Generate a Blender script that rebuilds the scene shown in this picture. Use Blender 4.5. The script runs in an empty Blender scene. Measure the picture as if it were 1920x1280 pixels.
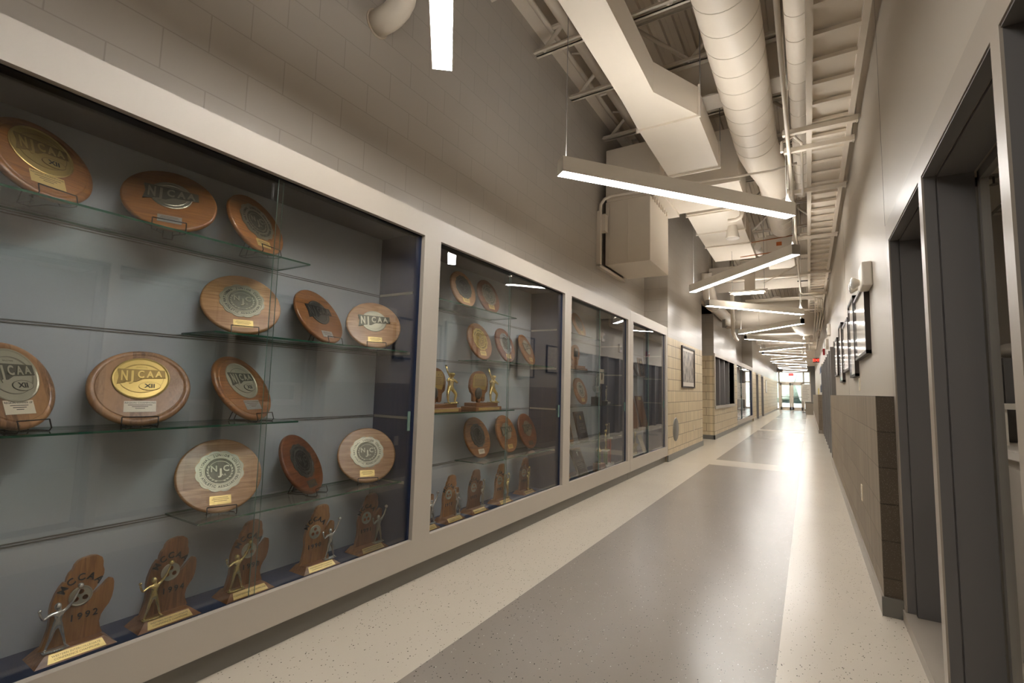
import bpy, bmesh, math, random
from mathutils import Vector, Matrix
random.seed(7)
PI = math.pi
R = math.radians
C = bpy.context.scene.collection
SC = bpy.context.scene

# ---------------------------------------------------------------- materials
def new_mat(name):
    m = bpy.data.materials.new(name); m.use_nodes = True
    nt = m.node_tree; b = nt.nodes['Principled BSDF']
    return m, nt, b
def srgb(r, g, b):
    f = lambda c: (c/255/12.92) if c/255 <= .04045 else ((c/255+.055)/1.055)**2.4
    return (f(r), f(g), f(b), 1)
def plain(name, col, rough=.5, metal=0, spec=.5, coat=0, noise=0, bump=0, nscale=40):
    m, nt, b = new_mat(name)
    b.inputs['Base Color'].default_value = col
    b.inputs['Roughness'].default_value = rough
    b.inputs['Metallic'].default_value = metal
    b.inputs['Specular IOR Level'].default_value = spec
    b.inputs['Coat Weight'].default_value = coat
    if noise or bump:
        g = nt.nodes.new('ShaderNodeNewGeometry')
        n = nt.nodes.new('ShaderNodeTexNoise'); n.inputs['Scale'].default_value = nscale
        n.inputs['Detail'].default_value = 4
        nt.links.new(g.outputs['Position'], n.inputs['Vector'])
        if noise:
            mx = nt.nodes.new('ShaderNodeMix'); mx.data_type = 'RGBA'
            mx.inputs[6].default_value = tuple(c*(1-noise) for c in col[:3])+(1,)
            mx.inputs[7].default_value = tuple(min(1, c*(1+noise)) for c in col[:3])+(1,)
            nt.links.new(n.outputs['Fac'], mx.inputs[0]); nt.links.new(mx.outputs[2], b.inputs['Base Color'])
        if bump:
            bp = nt.nodes.new('ShaderNodeBump'); bp.inputs['Strength'].default_value = bump
            bp.inputs['Distance'].default_value = .002
            nt.links.new(n.outputs['Fac'], bp.inputs['Height']); nt.links.new(bp.outputs['Normal'], b.inputs['Normal'])
    return m
def emit(name, col, st):
    m, nt, b = new_mat(name)
    b.inputs['Base Color'].default_value = col
    b.inputs['Emission Color'].default_value = col
    b.inputs['Emission Strength'].default_value = st
    return m
def brick(name, c1, c2, mortar, rough=.5, msize=.006, bw=.4, bh=.2032, bump=.6, speck=0, scores=0, zoff=0, vs=90):
    m, nt, b = new_mat(name); L = nt.links
    g = nt.nodes.new('ShaderNodeNewGeometry'); s = nt.nodes.new('ShaderNodeSeparateXYZ')
    L.new(g.outputs['Position'], s.inputs[0])
    a = nt.nodes.new('ShaderNodeMath'); a.operation = 'ADD'
    L.new(s.outputs['X'], a.inputs[0]); L.new(s.outputs['Y'], a.inputs[1])
    z = nt.nodes.new('ShaderNodeMath'); z.operation = 'ADD'; z.inputs[1].default_value = zoff
    L.new(s.outputs['Z'], z.inputs[0])
    cb = nt.nodes.new('ShaderNodeCombineXYZ'); L.new(a.outputs[0], cb.inputs[0]); L.new(z.outputs[0], cb.inputs[1])
    t = nt.nodes.new('ShaderNodeTexBrick'); L.new(cb.outputs[0], t.inputs['Vector'])
    t.inputs['Scale'].default_value = 1; t.inputs['Mortar Size'].default_value = msize
    t.inputs['Mortar Smooth'].default_value = .3
    t.inputs['Brick Width'].default_value = bw; t.inputs['Row Height'].default_value = bh
    t.inputs['Color1'].default_value = c1; t.inputs['Color2'].default_value = c2; t.inputs['Mortar'].default_value = mortar
    out = t.outputs['Color']
    if scores:
        w = nt.nodes.new('ShaderNodeTexNoise'); w.noise_dimensions = '1D'; w.inputs['Scale'].default_value = scores
        w.inputs['Detail'].default_value = 1
        L.new(a.outputs[0], w.inputs['W'])
        r = nt.nodes.new('ShaderNodeMapRange'); r.inputs['From Min'].default_value = .3; r.inputs['From Max'].default_value = .7
        r.inputs['To Min'].default_value = .8; r.inputs['To Max'].default_value = 1.12
        L.new(w.outputs['Fac'], r.inputs['Value'])
        mx = nt.nodes.new('ShaderNodeVectorMath'); mx.operation = 'SCALE'
        L.new(out, mx.inputs[0]); L.new(r.outputs[0], mx.inputs['Scale']); out = mx.outputs[0]
    if speck:
        n = nt.nodes.new('ShaderNodeTexVoronoi'); n.inputs['Scale'].default_value = vs
        L.new(g.outputs['Position'], n.inputs['Vector'])
        r = nt.nodes.new('ShaderNodeMapRange'); r.inputs['From Min'].default_value = .22; r.inputs['From Max'].default_value = .1
        L.new(n.outputs['Distance'], r.inputs['Value'])
        sc_ = nt.nodes.new('ShaderNodeSeparateColor'); L.new(n.outputs['Color'], sc_.inputs[0])
        th = nt.nodes.new('ShaderNodeMath'); th.operation = 'GREATER_THAN'; th.inputs[1].default_value = 1-speck
        L.new(sc_.outputs[0], th.inputs[0])
        ml = nt.nodes.new('ShaderNodeMath'); ml.operation = 'MULTIPLY'
        L.new(th.outputs[0], ml.inputs[0]); L.new(r.outputs[0], ml.inputs[1])
        mx = nt.nodes.new('ShaderNodeMix'); mx.data_type = 'RGBA'; mx.inputs[7].default_value = (.42, .38, .32, 1)
        L.new(ml.outputs[0], mx.inputs[0]); L.new(out, mx.inputs[6]); out = mx.outputs[2]
    L.new(out, b.inputs['Base Color']); b.inputs['Roughness'].default_value = rough
    inv = nt.nodes.new('ShaderNodeMath'); inv.operation = 'SUBTRACT'; inv.inputs[0].default_value = 1
    L.new(t.outputs['Fac'], inv.inputs[1])
    n2 = nt.nodes.new('ShaderNodeTexNoise'); n2.inputs['Scale'].default_value = 60; n2.inputs['Detail'].default_value = 3
    L.new(g.outputs['Position'], n2.inputs['Vector'])
    ad = nt.nodes.new('ShaderNodeMath'); ad.operation = 'MULTIPLY_ADD'; ad.inputs[1].default_value = .12
    L.new(n2.outputs['Fac'], ad.inputs[0]); L.new(inv.outputs[0], ad.inputs[2])
    bp = nt.nodes.new('ShaderNodeBump'); bp.inputs['Strength'].default_value = bump; bp.inputs['Distance'].default_value = .003
    L.new(ad.outputs[0], bp.inputs['Height']); L.new(bp.outputs['Normal'], b.inputs['Normal'])
    return m
def terrazzo(name, base, dark, light, rough):
    m, nt, b = new_mat(name); L = nt.links
    g = nt.nodes.new('ShaderNodeNewGeometry')
    cl = nt.nodes.new('ShaderNodeTexNoise'); cl.inputs['Scale'].default_value = 1.3; cl.inputs['Detail'].default_value = 3
    L.new(g.outputs['Position'], cl.inputs['Vector'])
    mx = nt.nodes.new('ShaderNodeMix'); mx.data_type = 'RGBA'
    mx.inputs[6].default_value = tuple(c*.93 for c in base[:3])+(1,); mx.inputs[7].default_value = tuple(c*1.06 for c in base[:3])+(1,)
    L.new(cl.outputs['Fac'], mx.inputs[0]); out = mx.outputs[2]
    for scale, frac, col, r0 in ((75, .13, dark, .2), (110, .10, dark, .22), (85, .07, light, .19), (55, .04, dark, .12)):
        mp = nt.nodes.new('ShaderNodeMapping'); mp.inputs['Location'].default_value = (scale*.37, scale*.11, 0)
        mp.inputs['Rotation'].default_value = (0, 0, scale)
        mp.inputs['Scale'].default_value = (1, .75, 1)
        L.new(g.outputs['Position'], mp.inputs[0])
        v = nt.nodes.new('ShaderNodeTexVoronoi'); v.inputs['Scale'].default_value = scale
        L.new(mp.outputs[0], v.inputs['Vector'])
        r = nt.nodes.new('ShaderNodeMath'); r.operation = 'LESS_THAN'; r.inputs[1].default_value = r0
        L.new(v.outputs['Distance'], r.inputs[0])
        sc_ = nt.nodes.new('ShaderNodeSeparateColor'); L.new(v.outputs['Color'], sc_.inputs[0])
        th = nt.nodes.new('ShaderNodeMath'); th.operation = 'GREATER_THAN'; th.inputs[1].default_value = 1-frac
        L.new(sc_.outputs[0], th.inputs[0])
        ml = nt.nodes.new('ShaderNodeMath'); ml.operation = 'MULTIPLY'
        L.new(th.outputs[0], ml.inputs[0]); L.new(r.outputs[0], ml.inputs[1])
        x = nt.nodes.new('ShaderNodeMix'); x.data_type = 'RGBA'; x.inputs[7].default_value = col
        L.new(ml.outputs[0], x.inputs[0]); L.new(out, x.inputs[6]); out = x.outputs[2]
    L.new(out, b.inputs['Base Color']); b.inputs['Roughness'].default_value = rough
    n3 = nt.nodes.new('ShaderNodeTexNoise'); n3.inputs['Scale'].default_value = 9; n3.inputs['Detail'].default_value = 2
    L.new(g.outputs['Position'], n3.inputs['Vector'])
    bp = nt.nodes.new('ShaderNodeBump'); bp.inputs['Strength'].default_value = .03; bp.inputs['Distance'].default_value = .01
    L.new(n3.outputs['Fac'], bp.inputs['Height']); L.new(bp.outputs['Normal'], b.inputs['Normal'])
    return m
def wood(name, c1, c2, c3, rough=.35, axis='Y', boards=.055):
    """grain along local axis, glued boards across"""
    m, nt, b = new_mat(name); L = nt.links
    tc = nt.nodes.new('ShaderNodeTexCoord')
    oi = nt.nodes.new('ShaderNodeObjectInfo')
    off = nt.nodes.new('ShaderNodeVectorMath'); off.operation = 'ADD'
    rs = nt.nodes.new('ShaderNodeMath'); rs.operation = 'MULTIPLY'; rs.inputs[1].default_value = 9
    L.new(oi.outputs['Random'], rs.inputs[0])
    L.new(tc.outputs['Object'], off.inputs[0]); L.new(rs.outputs[0], off.inputs[1])
    mp = nt.nodes.new('ShaderNodeMapping')
    mp.inputs['Scale'].default_value = (70, 6, 70) if axis == 'Y' else (70, 70, 6)
    L.new(off.outputs[0], mp.inputs[0])
    n = nt.nodes.new('ShaderNodeTexNoise'); n.inputs['Scale'].default_value = 1; n.inputs['Detail'].default_value = 6
    n.inputs['Distortion'].default_value = 1.2
    L.new(mp.outputs[0], n.inputs['Vector'])
    cr = nt.nodes.new('ShaderNodeValToRGB'); cr.color_ramp.elements[0].position = .3; cr.color_ramp.elements[1].position = .72
    cr.color_ramp.elements[0].color = c2; cr.color_ramp.elements[1].color = c1
    L.new(n.outputs['Fac'], cr.inputs[0])
    s = nt.nodes.new('ShaderNodeSeparateXYZ'); L.new(off.outputs[0], s.inputs[0])
    d = nt.nodes.new('ShaderNodeMath'); d.operation = 'DIVIDE'; d.inputs[1].default_value = boards
    L.new(s.outputs['Z' if axis == 'Y' else 'Y'], d.inputs[0])
    fl = nt.nodes.new('ShaderNodeMath'); fl.operation = 'FLOOR'; L.new(d.outputs[0], fl.inputs[0])
    w = nt.nodes.new('ShaderNodeTexWhiteNoise'); w.noise_dimensions = '1D'; L.new(fl.outputs[0], w.inputs['W'])
    mm = nt.nodes.new('ShaderNodeMath'); mm.operation = 'MULTIPLY'; mm.inputs[1].default_value = .75
    L.new(w.outputs['Value'], mm.inputs[0])
    mx = nt.nodes.new('ShaderNodeMix'); mx.data_type = 'RGBA'; mx.inputs[7].default_value = c3
    L.new(mm.outputs[0], mx.inputs[0]); L.new(cr.outputs[0], mx.inputs[6])
    L.new(mx.outputs[2], b.inputs['Base Color']); b.inputs['Roughness'].default_value = rough
    b.inputs['Coat Weight'].default_value = .15; b.inputs['Coat Roughness'].default_value = .2
    return m
def pane(name, tint=(.93, .96, .945, 1), boost=1.0, rough=0.0):
    m = bpy.data.materials.new(name); m.use_nodes = True; nt = m.node_tree; nt.nodes.clear(); L = nt.links
    o = nt.nodes.new('ShaderNodeOutputMaterial'); tr = nt.nodes.new('ShaderNodeBsdfTransparent'); tr.inputs[0].default_value = tint
    gl = nt.nodes.new('ShaderNodeBsdfGlossy'); gl.inputs['Roughness'].default_value = rough
    fr = nt.nodes.new('ShaderNodeLayerWeight'); fr.inputs['Blend'].default_value = .5
    pw = nt.nodes.new('ShaderNodeMath'); pw.operation = 'POWER'; pw.inputs[1].default_value = 5
    L.new(fr.outputs['Facing'], pw.inputs[0])
    ml = nt.nodes.new('ShaderNodeMath'); ml.operation = 'MULTIPLY_ADD'; ml.inputs[1].default_value = .96*boost; ml.inputs[2].default_value = .04*boost
    ml.use_clamp = True
    L.new(pw.outputs[0], ml.inputs[0])
    mx = nt.nodes.new('ShaderNodeMixShader'); L.new(ml.outputs[0], mx.inputs[0]); L.new(tr.outputs[0], mx.inputs[1]); L.new(gl.outputs[0], mx.inputs[2])
    L.new(mx.outputs[0], o.inputs[0])
    return m

TAUPE = srgb(184, 175, 162)
TAUPE_D = srgb(160, 150, 137)
M = {}
M['taupe'] = plain('taupe_laminate', TAUPE, .42, noise=.03, nscale=3)
M['taupe_dark'] = plain('taupe_painted_steel', TAUPE_D, .35)
M['wallR'] = plain('gloss_painted_plaster', srgb(184, 175, 162), .42, spec=.28, noise=.02, nscale=2)
M['grey_paint'] = plain('grey_painted_steel', srgb(120, 116, 113), .38)
M['grey_liner'] = plain('dark_grey_liner', srgb(104, 101, 99), .45)
M['white_paint'] = plain('white_painted_metal', srgb(224, 213, 197), .42, noise=.03, nscale=4)
M['fixture'] = plain('fixture_white_enamel', srgb(248, 243, 234), .4)
M['seam'] = plain('duct_seam', srgb(212, 201, 184), .5)
M['white_struct'] = plain('white_painted_structure', srgb(220, 209, 193), .55, noise=.04, nscale=5)
M['deck'] = plain('painted_roof_deck', srgb(196, 183, 163), .6, noise=.05, nscale=3)
M['block_up'] = brick('painted_block', srgb(176, 169, 159), srgb(173, 166, 156), srgb(157, 150, 140), rough=.3, msize=.0035, bump=.2)
M['block_cream'] = brick('cream_glazed_block', srgb(214, 196, 162), srgb(203, 184, 150), srgb(124, 106, 80), rough=.4, msize=.006, bump=.5, scores=14)
M['block_brown'] = brick('ground_face_block', srgb(142, 127, 108), srgb(130, 115, 97), srgb(98, 86, 72), rough=.55, msize=.003, bump=.5, speck=.18, scores=16, zoff=0)
M['block_end'] = brick('speckled_block_end', srgb(92, 80, 66), srgb(86, 75, 62), srgb(64, 55, 45), rough=.5, msize=.004, speck=.85, vs=170)
M['base_grey'] = plain('grey_vinyl_base', srgb(116, 113, 106), .4)
M['base_taupe'] = plain('taupe_vinyl_base', srgb(150, 141, 128), .35)
M['floor_light'] = terrazzo('light_speckled_rubber', srgb(202, 192, 176), srgb(70, 62, 55), srgb(150, 140, 128), .24)
M['floor_dark'] = terrazzo('grey_speckled_rubber', srgb(146, 137, 127), srgb(40, 36, 33), srgb(205, 198, 188), .24)
M['case_back'] = plain('pale_grey_laminate', srgb(182, 188, 193), .5)
M['navy'] = plain('navy_fabric', srgb(52, 62, 86), .75, noise=.12, bump=.3, nscale=260)
M['case_top'] = plain('charcoal_laminate', srgb(86, 86, 88), .35)
M['black_track'] = plain('black_anodised_track', srgb(30, 31, 36), .4, metal=.4)
M['blue_track'] = plain('blue_anodised_track', srgb(44, 56, 88), .35, metal=.3)
M['alu'] = plain('brushed_aluminium', srgb(170, 168, 160), .35, metal=.8)
M['glass'] = pane('case_door_glass', (.972, .978, .976, 1), 1.8)
M['glass_edge'] = plain('polished_glass_edge', srgb(120, 150, 140), .15)
M['shelf_glass'] = pane('shelf_glass', (.90, .945, .92, 1), .9)
M['shelf_edge'] = plain('green_glass_edge', srgb(26, 78, 60), .12)
M['win_glass'] = pane('window_glass', (.975, .985, .985, 1), .8)
M['pic_glass'] = pane('picture_glass', (.98, .98, .98, 1), .18, .1)
M['wire'] = plain('black_wire', srgb(32, 29, 27), .4, metal=.3)
M['wood_orange'] = wood('orange_brown_wood', srgb(170, 114, 62), srgb(110, 69, 36), srgb(136, 90, 50))
M['wood_honey'] = wood('honey_wood', srgb(206, 162, 112), srgb(156, 112, 70), srgb(160, 116, 78))
M['wood_red'] = wood('red_brown_wood', srgb(138, 84, 52), srgb(94, 54, 30), srgb(108, 62, 38))
M['wood_walnut'] = wood('walnut_wood', srgb(162, 122, 88), srgb(96, 66, 44), srgb(188, 142, 98), axis='Z', boards=.042)
M['wood_board'] = wood('trophy_board_wood', srgb(178, 124, 68), srgb(122, 80, 40), srgb(156, 108, 58), axis='Z', boards=.05)
M['wood_board_dark'] = wood('dark_trophy_board_wood', srgb(152, 104, 64), srgb(98, 64, 38), srgb(126, 86, 52), axis='Z', boards=.05)
M['wood_base'] = wood('trophy_base_wood', srgb(160, 110, 64), srgb(114, 74, 42), srgb(128, 84, 48), boards=.2)
M['gold'] = plain('antique_gold', srgb(196, 170, 104), .33, metal=.75, bump=.15, nscale=300)
M['pewter'] = plain('antique_pewter', srgb(150, 146, 128), .34, metal=.75, bump=.15, nscale=300)
M['pewter_dark'] = plain('dark_pewter', srgb(88, 88, 82), .4, metal=.7, bump=.2, nscale=300)
M['nickel'] = plain('pale_nickel', srgb(182, 177, 156), .42, metal=.8)
M['chrome'] = plain('polished_chrome', srgb(225, 224, 216), .16, metal=.75)
M['goldfig'] = plain('polished_gold', srgb(236, 212, 140), .2, metal=.75)
M['brass'] = plain('brass_plate', srgb(222, 194, 126), .34, metal=.6)
M['silverplate'] = plain('satin_silver_plate', srgb(170, 170, 166), .3, metal=.6)
M['paperplate'] = plain('ivory_plate', srgb(226, 214, 190), .4)
M['pat_gold'] = plain('gold_patina', srgb(140, 116, 66), .45, metal=.6)
M['pat_pewter'] = plain('pewter_patina', srgb(96, 94, 82), .45, metal=.6)
M['pat_dark'] = plain('dark_patina', srgb(48, 47, 43), .45, metal=.5)
M['ink'] = plain('black_ink', srgb(28, 25, 22), .5)
M['engrave'] = plain('brown_engraving', srgb(104, 84, 52), .5)
M['white'] = plain('white_plastic', srgb(224, 216, 204), .4)
M['black'] = plain('black_plastic', srgb(24, 22, 21), .35)
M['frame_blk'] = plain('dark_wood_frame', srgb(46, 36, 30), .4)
M['print'] = plain('muted_print', srgb(214, 204, 190), .5, noise=.1, nscale=14)
M['tube'] = emit('led_diffuser', (1, .965, .92, 1), 30)
M['tube_up'] = emit('upward_diffuser', (1, .965, .92, 1), 17)
M['tube2'] = emit('lamp_tube', (1, .95, .86, 1), 14)
M['office_lamp'] = emit('office_panel', (1, .93, .8, 1), 3.2)
M['red_led'] = emit('red_sign_letters', (1, .05, .03, 1), 3)
M['exit_face'] = plain('exit_sign_black_face', srgb(40, 10, 10), .4)
M['exit_pink'] = emit('red_sign_face', (.9, .06, .06, 1), .7)
M['screen_white'] = plain('white_board', srgb(225, 222, 216), .5)
M['steel'] = plain('galvanised_steel', srgb(150, 146, 140), .4, metal=.6)
M['steel_dull'] = plain('dull_channel', srgb(118, 116, 110), .5, metal=.2)
M['marble'] = plain('white_marble', srgb(222, 218, 206), .25, noise=.1, nscale=30)
M['red_col'] = plain('red_column', srgb(168, 64, 40), .3)
M['green_col'] = plain('green_column', srgb(96, 112, 60), .3)
M['dkplaque'] = plain('black_plaque_face', srgb(44, 42, 38), .25)
M['copper'] = plain('copper_pipe', srgb(176, 110, 60), .35, metal=.7)
M['orange_lbl'] = plain('orange_label', srgb(200, 110, 50), .5)

# ---------------------------------------------------------------- mesh helpers
class MB:
    def __init__(s): s.bm = bmesh.new(); s.mi = 0
    def _face(s, vs):
        try:
            f = s.bm.faces.new(vs); f.material_index = s.mi; return f
        except ValueError: return None
    def box(s, x0, x1, y0, y1, z0, z1, M4=None, bev=0):
        if x0 > x1: x0, x1 = x1, x0
        if y0 > y1: y0, y1 = y1, y0
        if z0 > z1: z0, z1 = z1, z0
        P = [Vector((x, y, z)) for x in (x0, x1) for y in (y0, y1) for z in (z0, z1)]
        if M4: P = [M4 @ p for p in P]
        v = [s.bm.verts.new(p) for p in P]
        fs = [s._face([v[i] for i in q]) for q in ((0, 1, 3, 2), (4, 6, 7, 5), (0, 4, 5, 1), (2, 3, 7, 6), (0, 2, 6, 4), (1, 5, 7, 3))]
        if bev:
            es = list({e for f in fs for e in f.edges})
            bmesh.ops.bevel(s.bm, geom=es, offset=bev, segments=2, affect='EDGES', profile=.5)
        return s
    def prism(s, pts, d0, d1, fn):
        """polygon pts (a,b) extruded between d0,d1; fn(a,b,d)->xyz"""
        n = len(pts)
        A = [s.bm.verts.new(fn(a, b, d0)) for a, b in pts]; B = [s.bm.verts.new(fn(a, b, d1)) for a, b in pts]
        s._face(A[::-1]); s._face(B)
        for i in range(n): s._face([A[i], A[(i+1) % n], B[(i+1) % n], B[i]])
        return s
    def tube(s, path, r, n=10, cap=True, smooth=True):
        path = [Vector(p) for p in path]; rr = r if isinstance(r, (list, tuple)) else [r]*len(path)
        rings = []; up = None
        for i, p in enumerate(path):
            d = ((path[min(i+1, len(path)-1)] - p).normalized() + (p - path[max(i-1, 0)]).normalized()).normalized()
            if up is None:
                up = Vector((0, 0, 1)) if abs(d.z) < .9 else Vector((1, 0, 0))
            u = d.cross(up).normalized(); w = u.cross(d).normalized(); up = w
            rings.append([s.bm.verts.new(p + rr[i]*(math.cos(a)*u + math.sin(a)*w)) for a in [2*PI*k/n for k in range(n)]])
        for A, B in zip(rings, rings[1:]):
            for k in range(n):
                f = s._face([A[k], A[(k+1) % n], B[(k+1) % n], B[k]])
                if f: f.smooth = smooth
        if cap:
            s._face(rings[0][::-1]); s._face(rings[-1])
        return s
    def lathe(s, prof, n=48, fn=None, cap=True, smooth=True):
        """prof: list (r, h); fn(a,b,h) maps to xyz"""
        fn = fn or (lambda a, b, h: (a, b, h))
        rings = [[s.bm.verts.new(fn(r*math.cos(2*PI*k/n), r*math.sin(2*PI*k/n), h)) for k in range(n)] for r, h in prof]
        for A, B in zip(rings, rings[1:]):
            for k in range(n):
                f = s._face([A[k], A[(k+1) % n], B[(k+1) % n], B[k]])
                if f: f.smooth = smooth
        if cap: s._face(rings[0][::-1]); s._face(rings[-1])
        return s
    def sphere(s, c, r, n=12, sq=(1, 1, 1)):
        mt = Matrix.Translation(Vector(c)) @ Matrix.Diagonal((sq[0], sq[1], sq[2], 1))
        q = bmesh.ops.create_uvsphere(s.bm, u_segments=n, v_segments=max(6, n//2+1), radius=r, matrix=mt)
        for f in {f for v in q['verts'] for f in v.link_faces}: f.smooth = True; f.material_index = s.mi
        return s
    def mesh(s, name):
        bmesh.ops.recalc_face_normals(s.bm, faces=s.bm.faces[:])
        me = bpy.data.meshes.new(name); s.bm.to_mesh(me); s.bm.free(); return me
    def build(s, name, mats, parent=None, loc=None, rot=None):
        me = s.mesh(name)
        for m in (mats if isinstance(mats, list) else [mats]): me.materials.append(m)
        return put(name, me, parent, loc, rot)
def put(name, me, parent=None, loc=None, rot=None, mat=None):
    o = bpy.data.objects.new(name, me); C.objects.link(o)
    if parent: o.parent = parent
    if loc: o.location = loc
    if rot: o.rotation_euler = rot
    if mat:
        if not o.material_slots: me.materials.append(mat)
        o.material_slots[0].link = 'OBJECT'; o.material_slots[0].material = mat
    return o
def tag(o, label=None, cat=None, group=None, kind=None):
    if label: o['label'] = label
    if cat: o['category'] = cat
    if group: o['group'] = group
    if kind: o['kind'] = kind
    return o
def thing(name, label, cat, loc=(0, 0, 0), rz=0, group=None):
    o = bpy.data.objects.new(name, None); C.objects.link(o); o.empty_display_size = .1
    o.location = loc; o.rotation_euler = (0, 0, rz)
    return tag(o, label, cat, group)
def struct(name, mb, mats, parent=None):
    o = mb.build(name, mats, parent)
    if not parent: o['kind'] = 'structure'
    return o
def copy_tree(o, parent=None):
    c = o.copy(); C.objects.link(c)
    if parent: c.parent = parent
    for ch in [k for k in KIDS(o)]: copy_tree(ch, c)
    return c
def KIDS(o): return [k for k in bpy.data.objects if k.parent == o]

_tc = {}
def text_polys(txt, size, bold=0):
    """flat text -> mesh verts/faces centred at the origin in (a,b)"""
    key = (txt, round(size, 5), bold)
    if key in _tc: return _tc[key]
    cu = bpy.data.curves.new('t', 'FONT'); cu.body = txt; cu.size = size; cu.align_x = 'CENTER'; cu.align_y = 'CENTER'
    cu.resolution_u = 3; cu.extrude = 0; cu.offset = bold*size
    ob = bpy.data.objects.new('t', cu); C.objects.link(ob)
    dg = bpy.context.evaluated_depsgraph_get(); dg.update()
    me = bpy.data.meshes.new_from_object(ob.evaluated_get(dg))
    V = [(v.co.x, v.co.y) for v in me.vertices]; F = [tuple(p.vertices) for p in me.polygons]
    bpy.data.objects.remove(ob); bpy.data.curves.remove(cu); bpy.data.meshes.remove(me)
    _tc[key] = (V, F); return V, F
def add_text(mb, txt, size, fn, thick=.001, sx=1.0, bold=0, xf=None):
    """fn(a,b,d)->xyz, extruded text standing out by thick"""
    V, F = text_polys(txt, size, bold)
    V = [(a*sx, b) for a, b in V]
    if xf: V = [xf(a, b) for a, b in V]
    top = [mb.bm.verts.new(fn(a, b, thick)) for a, b in V]; bot = [mb.bm.verts.new(fn(a, b, 0)) for a, b in V]
    cnt = {}
    for f in F:
        mb._face([top[i] for i in f])
        for i in range(len(f)):
            e = (f[i], f[(i+1) % len(f)]); cnt[e] = cnt.get(e, 0)+1
    for (i, j) in cnt:
        if (j, i) not in cnt: mb._face([top[j], top[i], bot[i], bot[j]])
def arc_text(mb, txt, size, rad, a_mid, span, fn, thick, flip=False, sx=1.0, bold=.012):
    n = len(txt)
    for k, ch in enumerate(txt):
        if ch == ' ': continue
        t = (k/(n-1)-.5)*span
        ang = a_mid - t if not flip else a_mid + t
        cx, cy = rad*math.cos(ang), rad*math.sin(ang)
        rot = ang - PI/2 if not flip else ang + PI/2
        cr, sr = math.cos(rot), math.sin(rot)
        add_text(mb, ch, size, fn, thick, sx, bold=bold, xf=lambda a, b: (cx+a*cr-b*sr, cy+a*sr+b*cr))
# ================================================================ CAMERA
Rm = ((0.85236503, 0.52228676, 0.02627527), (-0.02643019, 0.09320521, -0.99529605), (-0.52227894, 0.84766109, 0.09324901))
cam = bpy.data.cameras.new('camera'); co = bpy.data.objects.new('camera', cam); C.objects.link(co)
cam.sensor_width = 36; cam.sensor_fit = 'HORIZONTAL'; cam.lens = 36*904/1920; cam.clip_start = .02; cam.clip_end = 400
r_, d_, f_ = [Vector(v) for v in Rm]
mw = Matrix((( r_.x, -d_.x, -f_.x, 0), (r_.y, -d_.y, -f_.y, 0), (r_.z, -d_.z, -f_.z, 1.22), (0, 0, 0, 1)))
co.matrix_world = mw; SC.camera = co

# ================================================================ SETTING
YE = 43.0; YB = -4.0; ZD = 5.65; XL = -2.52; XF = -2.10; XR = .42; XW = .33
# floor with inlaid grey fields
m = MB(); xs = [-6, -1.475, -.155, 5]
bands = [(YB-1, 8.87), (9.57, 18.0), (18.7, 27.1), (27.8, 36.2), (36.9, 41.5)]
ys = sorted({v for b in bands for v in b} | {YE})
for i in range(len(ys)-1):
    for j in range(3):
        m.mi = 1 if (j == 1 and any(abs(ys[i]-b[0]) < 1e-6 for b in bands)) else 0
        m._face([m.bm.verts.new(p) for p in ((xs[j], ys[i], 0), (xs[j+1], ys[i], 0), (xs[j+1], ys[i+1], 0), (xs[j], ys[i+1], 0))])
bmesh.ops.remove_doubles(m.bm, verts=m.bm.verts[:], dist=1e-5)
struct('floor', m, [M['floor_light'], M['floor_dark']])
# roof deck, corrugated ribs running along the corridor
m = MB(); x = -6.0; prof = []
while x < 5:
    prof += [(x, ZD), (x+.07, ZD), (x+.085, ZD+.04), (x+.135, ZD+.04)]; x += .15
for (a, za), (b, zb) in zip(prof, prof[1:]):
    m._face([m.bm.verts.new(p) for p in ((a, YB, za), (b, YB, zb), (b, YE+.2, zb), (a, YE+.2, za))])
bmesh.ops.remove_doubles(m.bm, verts=m.bm.verts[:], dist=1e-5)
struct('ceiling', m, M['deck'])
# left walls
struct('wall_left', MB().box(XL-.2, XL, YB, 8.65, 0, ZD), M['block_up'])
HW = 2.17
def wall_seg(name, y0, y1, x0=XF, xb=-2.75, z1=ZD, hole=None):
    """cream block below HW, grey painted block above, optional window hole (ya,yb,za,zb)"""
    def slab(z0, z2, mat, nm):
        mb = MB()
        if hole and hole[2] < z2 and hole[3] > z0:
            ya, yb, za, zb = hole
            mb.box(xb, x0, y0, ya, z0, z2); mb.box(xb, x0, yb, y1, z0, z2)
            if za > z0: mb.box(xb, x0, ya, yb, z0, za)
            if zb < z2: mb.box(xb, x0, ya, yb, zb, z2)
        else: mb.box(xb, x0, y0, y1, z0, z2)
        return struct(nm, mb, mat)
    slab(0, HW, M['block_cream'], name); slab(HW, z1, M['block_up'], name+'_upper')
wall_seg('wall_left_pilaster', 8.65, 11.85)
wall_seg('wall_left_middle', 13.5, 18.15, hole=(13.62, 17.4, .86, 2.16))
struct('wall_left_recess', MB().box(-6.2, -6, 11.0, 14, 0, ZD), M['block_cream'])
struct('wall_left_recess_side', MB().box(-6.0, -2.75, 11.65, 11.85, 0, ZD).box(-6, -2.75, 13.5, 13.7, 0, ZD), M['block_cream'])
struct('ceiling_recess', MB().box(-6, -2.1, 11.85, 13.5, 3.28, 3.36), M['white_struct'])
struct('wall_left_header', MB().box(-2.5, -2.12, 11.85, 13.5, 3.28, ZD), M['block_up'])
struct('wall_left_behind_case', MB().box(XL-.2, XL, 18.15, 23.75, 0, ZD), M['block_up'])
wall_seg('wall_left_far', 23.75, 25.2); wall_seg('wall_left_between_doors', 26.35, 28.1); wall_seg('wall_left_end', 29.4, YE, xb=-2.75)
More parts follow.
